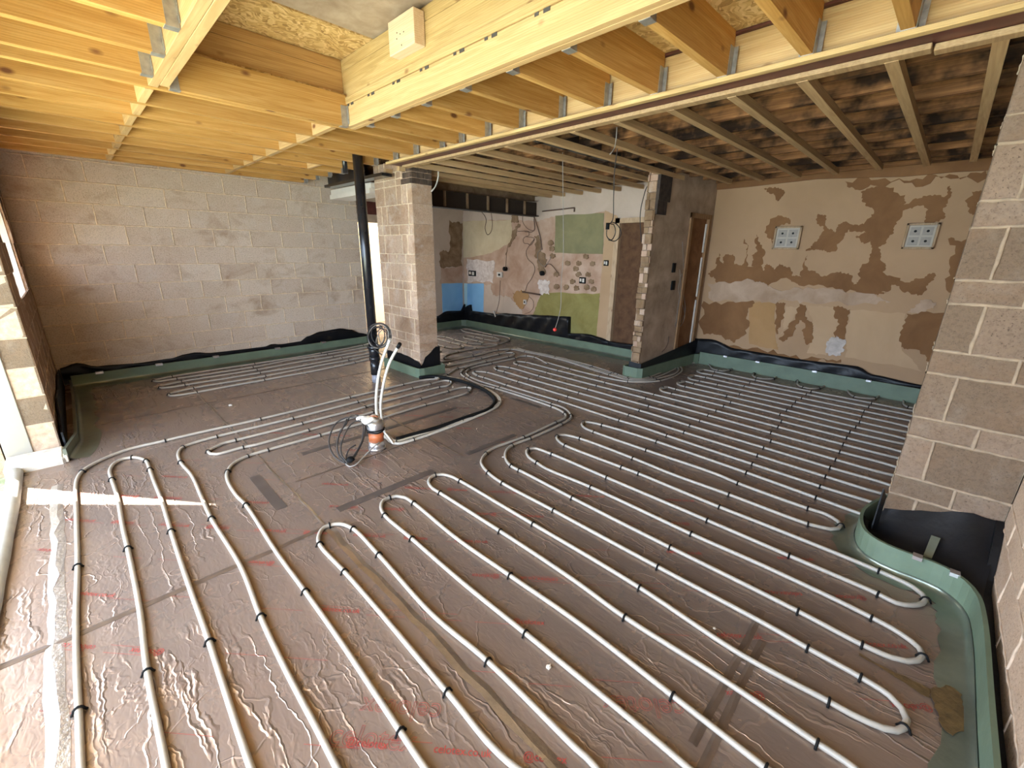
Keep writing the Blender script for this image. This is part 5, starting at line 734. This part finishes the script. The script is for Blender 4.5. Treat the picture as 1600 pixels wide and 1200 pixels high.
# crumbs
i=0
for x,y,s,l in ((2.02,3.02,.012,'small pale crumb lying beside the twin white pipes'),(1.05,.80,.014,'white scrap between two pipes in the right foreground'),(1.72,.40,.008,'tiny pale crumb on the dark foil near the right-hand pipes'),(.95,5.1,.02,'white chip on the bare foil toward the left wall'),(2.2,2.25,.01,'pale crumb beside the S-bend pipes'),(3.05,4.0,.013,'pale crumb inside the upper pipe loop')):
    bm=new(); bmesh.ops.create_icosphere(bm,subdivisions=2,radius=s)
    for v in bm.verts: v.co*=RND.uniform(.6,1.1); v.co.z*=.5
    tag(obj('plaster_crumb',bm,WHITE,smooth=False,loc=(x,y,s*.35)),l,'debris')

# ------------------------------------------------------------------ heating pipes
ZP=.012; PR=.0115
def run(*keys):
    out=[]
    for k in keys:
        if isinstance(k,str):
            a=PIPES[k.strip('-')]; out+= a[::-1] if k[0]=='-' else list(a)
        else: out+=k
    return out
def clipbm(x,y,a,r=PR):
    bm=new(); d=Vector((math.cos(a),math.sin(a),0)); s=Vector((-d.y,d.x,0)); c=Vector((x,y,0)); pts=[]
    R2=r+.003
    pts.append(c-s*(R2+.006)+Vector((0,0,.001)))
    for k in range(7):
        t=math.pi*k/6; pts.append(c-s*R2*math.cos(t)+Vector((0,0,ZP+R2*math.sin(t))))
    pts.append(c+s*(R2+.006)+Vector((0,0,.001)))
    tube(bm,pts,.0046,6,cap=True); box(bm,c.x-.004,c.x+.004,c.y-.004,c.y+.004,ZP+R2,ZP+R2+.003)
    return bm
def pipe(label,keys,clipkeys,mat_=PIPE,r=PR,name='heating_pipe',step=.03,z=ZP,group=None):
    pts=[Vector((p.x,p.y,z+.0008*math.sin(p.x*9+p.y*5))) for p in smoothpts(run(*keys),step,12)]
    bm=new(); tube(bm,pts,r,10); root=tag(obj(name,bm,mat_),label,'pipe',group)
    for ck in clipkeys:
        for (x,y,a) in CLIPS[ck]: obj('pipe_clip',clipbm(x,y,a,r),CLIP,root)
    return root
pipe('white heating pipe filling the foreground from the window side to the middle loops',
 ['pA',[(-.28,1.2),(-.28,.4),(-.26,.0),(-.19,-.08),(-.11,0.0)],'loop23',[(.10,.5),(.11,.05),(.20,-.05),(.29,.05)],'-pB','pC',[(.50,.3),(.52,.0),(.60,-.1),(.68,.0)],'-p67',[(.88,.2),(.9,-.1),(.98,-.2),(1.07,-.1)],'p89',[(1.28,-.08),(1.37,-.2),(1.46,-.17)],'-main'],
 ['pA','loop23','pB','pC','p67','p89','main'])
pipe('white heating pipe looping across the dark middle floor to the right-hand pillar',
 ['-b1','F2',[(3.31,-.05),(3.36,-.13),(3.46,-.14),(3.51,-.05)],'-rowa','rowb',[(3.71,0),(3.76,-.15),(3.86,-.15),(3.91,0)],'-rowc','rowd',[(4.11,0),(4.16,-.15),(4.26,-.15),(4.31,0)],'-rowe','rowf',[(4.52,0),(4.54,-.15)]],
 ['b1','F2','rowa','rowb','rowc','rowd','rowe','rowf'])
pipe('white heating pipe in long loops nearest the peeling far wall',
 [[(4.68,-.12)],[(4.71,0)],'-l1l','l1u',[(4.92,0),(4.96,-.15),(5.04,-.15),(5.09,0)],'-l2l','l2u',[(5.30,0),(5.34,-.15),(5.44,-.15),(5.50,0)],'-l3l','l3u',[(5.72,0),(5.76,-.15),(5.86,-.15),(5.93,0)],'-l4l','l4u',[(6.12,0),(6.16,-.15)]],
 ['l1l','l1u','l2l','l2u','l3l','l3u','l4l','l4u'])
pipe('white heating pipe snaking in waves along the foot of the far wall',['wavy'],['wavy'],r=.0105)
for n,l in (('b2','second white pipe of the bundle sweeping round the partition end'),('b3','third white pipe of the bundle sweeping round the partition end'),('b4','innermost white pipe of the bundle sweeping round the partition end')):
    pipe(l,[n],[n],group='pipe bundle past the partition')
pipe('white pipe slipping behind the foot of the brick pillar',['fx'],['fx'])
pipe('white kitchen pipe circling back along the bundle near the crumpled polythene',['k12'],['k12'])
pipe('short looped white pipe just right of the brick pillar in the kitchen',['k2'],['k2'])
pipe('white kitchen pipe in double loops under the blue painted wall',['k3'],['k3'])
pipe('small white pipe end loop low beside the brick pillar',['k4'],[])
pipe('white pipe loop nearest the left block wall',['w12'],['w12'],group='loops beside the left block wall')
pipe('middle of the three white pipe loops beside the left block wall',['w34'],['w34'],group='loops beside the left block wall')
pipe('outermost of the three white pipe loops beside the left block wall',['w56'],['w56'],group='loops beside the left block wall')
pipe('thick black hose curving from the brick pillar to the capped drain',['hose'],[],HOSE,.021,'black_hose',z=.022)
def riser(key,tw,lab):
    base=smoothpts(run(tw),.03,12); pts=[Vector((p.x,p.y,ZP)) for p in base[:-3]]
    up=[Vector(q) for q in RISERS[key][1:]]
    e=pts[-1]; pts=pts+smoothpts([tuple(e),(e.x-.01,e.y+.03,.03)]+[tuple(q) for q in up],.03,12)[1:]
    bm=new(); tube(bm,pts,.0125,10); root=tag(obj('riser_pipe',bm,PIPEW),lab,'pipe')
    for (x,y,a) in CLIPS[tw]: obj('pipe_clip',clipbm(x,y,a,.0125),CLIP,root)
    if key=='B': bm=new(); d=(pts[-1]-pts[-3]).normalized(); tube(bm,[pts[-1]-d*.02,pts[-1]+d*.03],.0155,10); obj('black_end_cap',bm,CLIP,root)
riser('A','twin1','taller white pipe rising beside the capped drain toward the coil')
riser('B','twin2','white rising pipe with a black taped end, right of its twin')
# capped drain stub
dr=empty('drain_stub',(1.513,3.06,0),'orange drain stub wrapped in silver tape with a rag on top','drain pipe')
def cyl(bm,x,y,z0,z1,r0,r1=None,n=24): tube(bm,[Vector((x,y,z0)),Vector((x,y,z1))],[r0,r1 or r0],n)
X0,Y0=1.55,3.10
bm=new(); cyl(bm,X0,Y0,0,.075,.064); cyl(bm,X0,Y0,.0,.02,.070); child('tape_base',bm,TAPES,dr,True)
bm=new(); cyl(bm,X0,Y0,.075,.155,.060); child('orange_pipe',bm,ORANGE,dr,True)
bm=new(); pts=[Vector((X0,Y0,z)) for z in (.155,.17,.20,.23,.255)]; tube(bm,pts,[.062,.068,.066,.067,.062],24,jit=.02); child('tape_cap',bm,TAPES,dr,True)
bm=new(); pts=[Vector((X0+.068*math.cos(a*math.pi/12),Y0+.068*math.sin(a*math.pi/12),.168+.004*math.sin(a))) for a in range(25)]; tube(bm,pts,.006,6,cap=False); pts=[Vector((X0+.07*math.cos(a*math.pi/12),Y0+.07*math.sin(a*math.pi/12),.182)) for a in range(25)]; tube(bm,pts,.005,6,cap=False); child('tape_band',bm,CLIP,dr,True)
bm=new(); bmesh.ops.create_icosphere(bm,subdivisions=3,radius=.062)
for v in bm.verts:
    a=math.atan2(v.co.y,v.co.x); v.co.z=v.co.z*.35+.012*math.sin(3*a); v.co.x*=1.15+.1*math.sin(2*a+1); v.co.x-= .02; v.co+=Vector((X0-.01,Y0+.015,.268))+Vector((RND.uniform(-1,1),RND.uniform(-1,1),RND.uniform(-1,1)))*.0025
child('rag',bm,RAG,dr,True)
bm=new(); pts=smoothpts([(X0-.03,Y0+.05,.275),(X0-.07,Y0+.10,.27),(X0-.09,Y0+.13,.255),(X0-.06,Y0+.09,.24),(X0-.02,Y0+.05,.25)],.01); tube(bm,pts,.011,8,jit=.25); child('rag_corner',bm,RAG,dr,True)
bm=new(); obox(bm,(X0+.055,Y0-.06,.15),(X0+.10,Y0-.10,.05),.03,.012); child('rag_tail',bm,RAG,dr)
bm=new(); pts=smoothpts([(X0+.02,Y0-.02,.285),(X0,Y0,.292),(X0-.04,Y0+.03,.288)],.01); tube(bm,pts,.005,6); child('red_cord',bm,ORANGE,dr,True)
# cable coils
cc=empty('cable_coil',(1.45,3.3,.15),'loose grey and black cable coil leaning against the capped drain','cable coil')
for i,k in enumerate(('c1','c2','c3','c4','c5','c6','c7','c8')):
    bm=new(); tube(bm,smoothpts(CABLES[k],.02,10),.0060,7); child('cable_strand',bm,CABLE if k in('c1','c2','c4','c6') else CABLEL if k in ('c8',) else CABLE,cc,True)
e=Vector(CABLES['c1'][-1]); bm=new(); bmesh.ops.create_icosphere(bm,subdivisions=2,radius=.03)
for v in bm.verts: v.co=Vector((v.co.x,v.co.y,v.co.z*.8))*RND.uniform(.85,1.15)+e+Vector((.03,-.03,.03))
child('taped_knot',bm,CLIP,cc,True)
cc=empty('cable_coil',(2.42,4.45,.65),'black and white cable coil hanging on the soil pipe','cable coil')
for i in range(11): bm=new(); tube(bm,smoothpts(CABLES['h%d'%i],.02,10),.0055,7); child('cable_strand',bm,(CABLE,CABLEL,CABLE,CABLE,CABLEL,CABLE,CABLE,CABLE,CABLEL,CABLEL,CABLE)[i],cc,True)
bm=new(); tube(bm,smoothpts(CABLES['hl'],.02,10),.006,7); child('cable_tail',bm,CABLE,cc,True)
# soil pipe
sp=empty('soil_pipe',(2.50,4.86,0),'tall black soil pipe standing left of the brick pillar','soil pipe')
bm=new(); cyl(bm,2.50,4.86,.0,.10,.052); child('grey_base',bm,simple('grey_pvc',(.22,.22,.25),.4),sp,True)
bm=new(); cyl(bm,2.50,4.86,.10,.30,.058); cyl(bm,2.50,4.86,.28,.33,.066); cyl(bm,2.5,4.86,.42,.47,.068); cyl(bm,2.50,4.86,.33,.47,.060); child('pipe_collar',bm,SOIL,sp,True)
bm=new(); cyl(bm,2.50,4.86,.45,2.74,.055); child('pipe_shaft',bm,SOIL,sp,True)
bm=new(); cyl(bm,2.52,5.22,2.44,2.74,.028); tag(obj('vent_pipe',bm,SOIL,smooth=True),'short thin black pipe coming down just left of the soil pipe top','pipe')

# ------------------------------------------------------------------ wires, sockets, frames
gw='loose wires on the stripped kitchen wall'
def wire(key,label,r=.005,m=CABLEB,g=gw):
    pts=smoothpts(WIRES[key],.03,10); bm=new(); tube(bm,pts,r,6); return tag(obj('loose_wire',bm,m,smooth=True),label,'wire',g)
wire('loopA','brown cable hanging in a U below the dark kitchen beam')
wire('loopB','cable looping from the beam end to the tangle on the pink plaster')
wire('loopC','tangled knot of cable on the pink kitchen plaster')
wire('long','long brown cable snaking down the pink kitchen plaster')
wire('drop','thin cable curling from the horizontal pipe to the polythene',.004)
wire('switchdrop','short cable dropping to the round black fitting')
wire('sockdrop','cable hanging from the white box to a white end piece',.005)
wire('pairA','straight dark cable pair slanting down from the beam end',.009)
wire('pairB','short cable beside the beam end turning left',.005)
wire('loopD','pale cable loop around the brown patch on the kitchen wall',.004,CABLEL)
wire('loopE','dark stiff cable arching right of the round fitting',.007)
wire('hang1','long pale cable hanging from the old ceiling to the polythene',.0035,CABLEL)
wire('ring','cable hanging from the ceiling and coiled in a ring before the green wall',.005,CABLE)
wire('nibA','dark cable hanging behind the broken partition end',.006,CABLE)
wire('coilA','beige cable bundle hanging on the partition beside the door',.004,CABLEL)
wire('coilB','long beige cable loop hanging low on the partition',.004,CABLEL)
wire('nibcurl','brown cable curling at the foot of the partition',.005)
wire('flex','white flex hanging from the beam beside the brick pillar',.009,PIPEW)
wire('ceil1','pale wire dangling through the old ceiling battens',.004,CABLEL)
e=Vector(WIRES['ring'][5]); bm=new(); tube(bm,[e+Vector((0,0,.03)),e-Vector((0,0,.03))],.018,10); tag(obj('black_plug',bm,CLIP,smooth=True),'black connector on the coiled cable in front of the kitchen wall','connector')
e=Vector(WIRES['hang1'][-1]); bm=new(); bmesh.ops.create_icosphere(bm,subdivisions=2,radius=.022); bmesh.ops.translate(bm,verts=bm.verts,vec=e); tag(obj('red_wire_cap',bm,simple('red_plastic',(.6,.04,.03),.4),smooth=True),'small red cap on the end of the long hanging cable','cap')
def wp(fx,fy,f): return None
def kpt(y,z): return y,z
def socket(label,y,z,w,h,x=6.08,kindm=WHITE,dark=True,name='socket_box'):
    r=empty(name,(x-.02,y,z),label,'socket')
    bm=new(); box(bm,x-.03,x-.001,y-w/2,y+w/2,z-h/2,z+h/2,bev=.003); child('back_box',bm,CLIP if dark else kindm,r)
    bm=new()
    if dark:
        box(bm,x-.034,x-.031,y-w*.38,y-w*.05,z-h*.3,z+h*.3); box(bm,x-.034,x-.031,y+w*.1,y+w*.38,z-h*.2,z+h*.3)
    else: box(bm,x-.034,x-.031,y-w*.2,y+w*.2,z-h*.2,z+h*.2)
    child('inner_terminals',bm,WHITE if dark else CLIP,r)
SK=SOCK
socket('empty double socket box on the white tile imprint',*SK['a'],.22,.11)
socket('white junction box on the pink kitchen plaster',*SK['b'],.15,.10,dark=False)
socket('open black socket box in the brown tile marks',*SK['c'],.12,.10)
socket('small black box on the pale strip beside the kitchen door',*SK['d'],.08,.085)
socket('small white plate below the horizontal pipe on the kitchen wall',*SK['e'],.07,.085,dark=False)
for k,l in (('f','round black fitting above the white junction box'),('g','round black fitting in the brown patch near the green paint')):
    y,z=SK[k]; bm=new(); tube(bm,[Vector((6.02,y,z)),Vector((6.079,y,z))],.042,16); tag(obj('round_fitting',bm,CLIP,smooth=True),l,'fitting')
y,z=SK['h']; bm=new(); tube(bm,[Vector((6.04,y,z)),Vector((6.04,y-.45,z-.02))],.014,8); tag(obj('copper_stub',bm,CABLEB,smooth=True),'horizontal brown pipe stub across the kitchen wall','pipe')
y,z=SK['i']; bm=new(); tube(bm,[Vector((6.05,5.25,z)),Vector((6.05,y,z+.02))],.010,8); tube(bm,[Vector((6.05,y,z+.02)),Vector((6.05,y,z-.04))],.010,8); tag(obj('thin_pipe',bm,CABLEB,smooth=True),'thin horizontal pipe high on the white part of the kitchen wall','pipe')
e=Vector(WIRES['sockdrop'][-1]); bm=new(); obox(bm,e+Vector((-.02,.03,.06)),e+Vector((-.02,-.03,-.05)),.035,.02); tag(obj('white_conduit_end',bm,WHITE),'white conduit end dangling in front of the crumpled polythene','conduit')
def switchp(label,x,z):
    bm=new(); y=skew(x); box(bm,x-.045,x+.045,y-.022,y-.001,z-.06,z+.06,bev=.004); return tag(obj('wall_box',bm,CLIP),label,'switch box')
switchp('square black switch box on the scraped partition',5.72,1.19)
bm=new(); box(bm,5.66,5.74,2.60,2.618,1.36,1.48); tag(obj('wall_recess_box',bm,CLIP),'tall black recess above the switch box on the partition','switch box')
# framed four-pane pictures on the far wall
FR=wood('frame_wood_z',2,(.30,.20,.11),(.38,.26,.15),(.45,.32,.20),knots=False)
MOUNT=simple('mount_card',(.36,.30,.23),.6,0,.06,10)
PANE=simple('pane_print',(.24,.20,.155),.5,0,.1,30)
def frame(label,y0,y1,z0,z1,dots):
    r=empty('picture_frame',(6.6,(y0+y1)/2,(z0+z1)/2),label,'picture frame','framed panels on the far wall'); x=6.60
    bm=new()
    for a in ((y0,y1,z0,z0+.022),(y0,y1,z1-.022,z1),(y0,y0+.022,z0,z1),(y1-.022,y1,z0,z1)): box(bm,x-.02,x+.018,*a,bev=.003)
    child('frame_moulding',bm,FR,r)
    bm=new(); box(bm,x-.004,x+.01,y0+.02,y1-.02,z0+.02,z1-.02); child('mount_board',bm,MOUNT,r)
    w=(y1-y0-.044);h=(z1-z0-.044)
    for i in (0,1):
        for j in (0,1):
            ya=y0+.022+w*(.08+.46*i); za=z0+.022+h*(.08+.46*j); bm=new(); box(bm,x-.006,x-.004,ya,ya+w*.38,za,za+h*.38); p=child('print_panel',bm,PANE,r)
            bm=new(); cy,cz=ya+w*.19,za+h*.19; tube(bm,[Vector((x-.008,cy,cz)),Vector((x-.006,cy,cz))],.013,10); o=obj('print_dot',bm,CLIP,p)
frame('square four-panel frame on the far wall, left one nearer the door',1.42,1.72,1.67,1.95,1)
frame('square four-panel frame on the far wall, right one nearer the pillar',.17,.436,1.68,1.948,0)
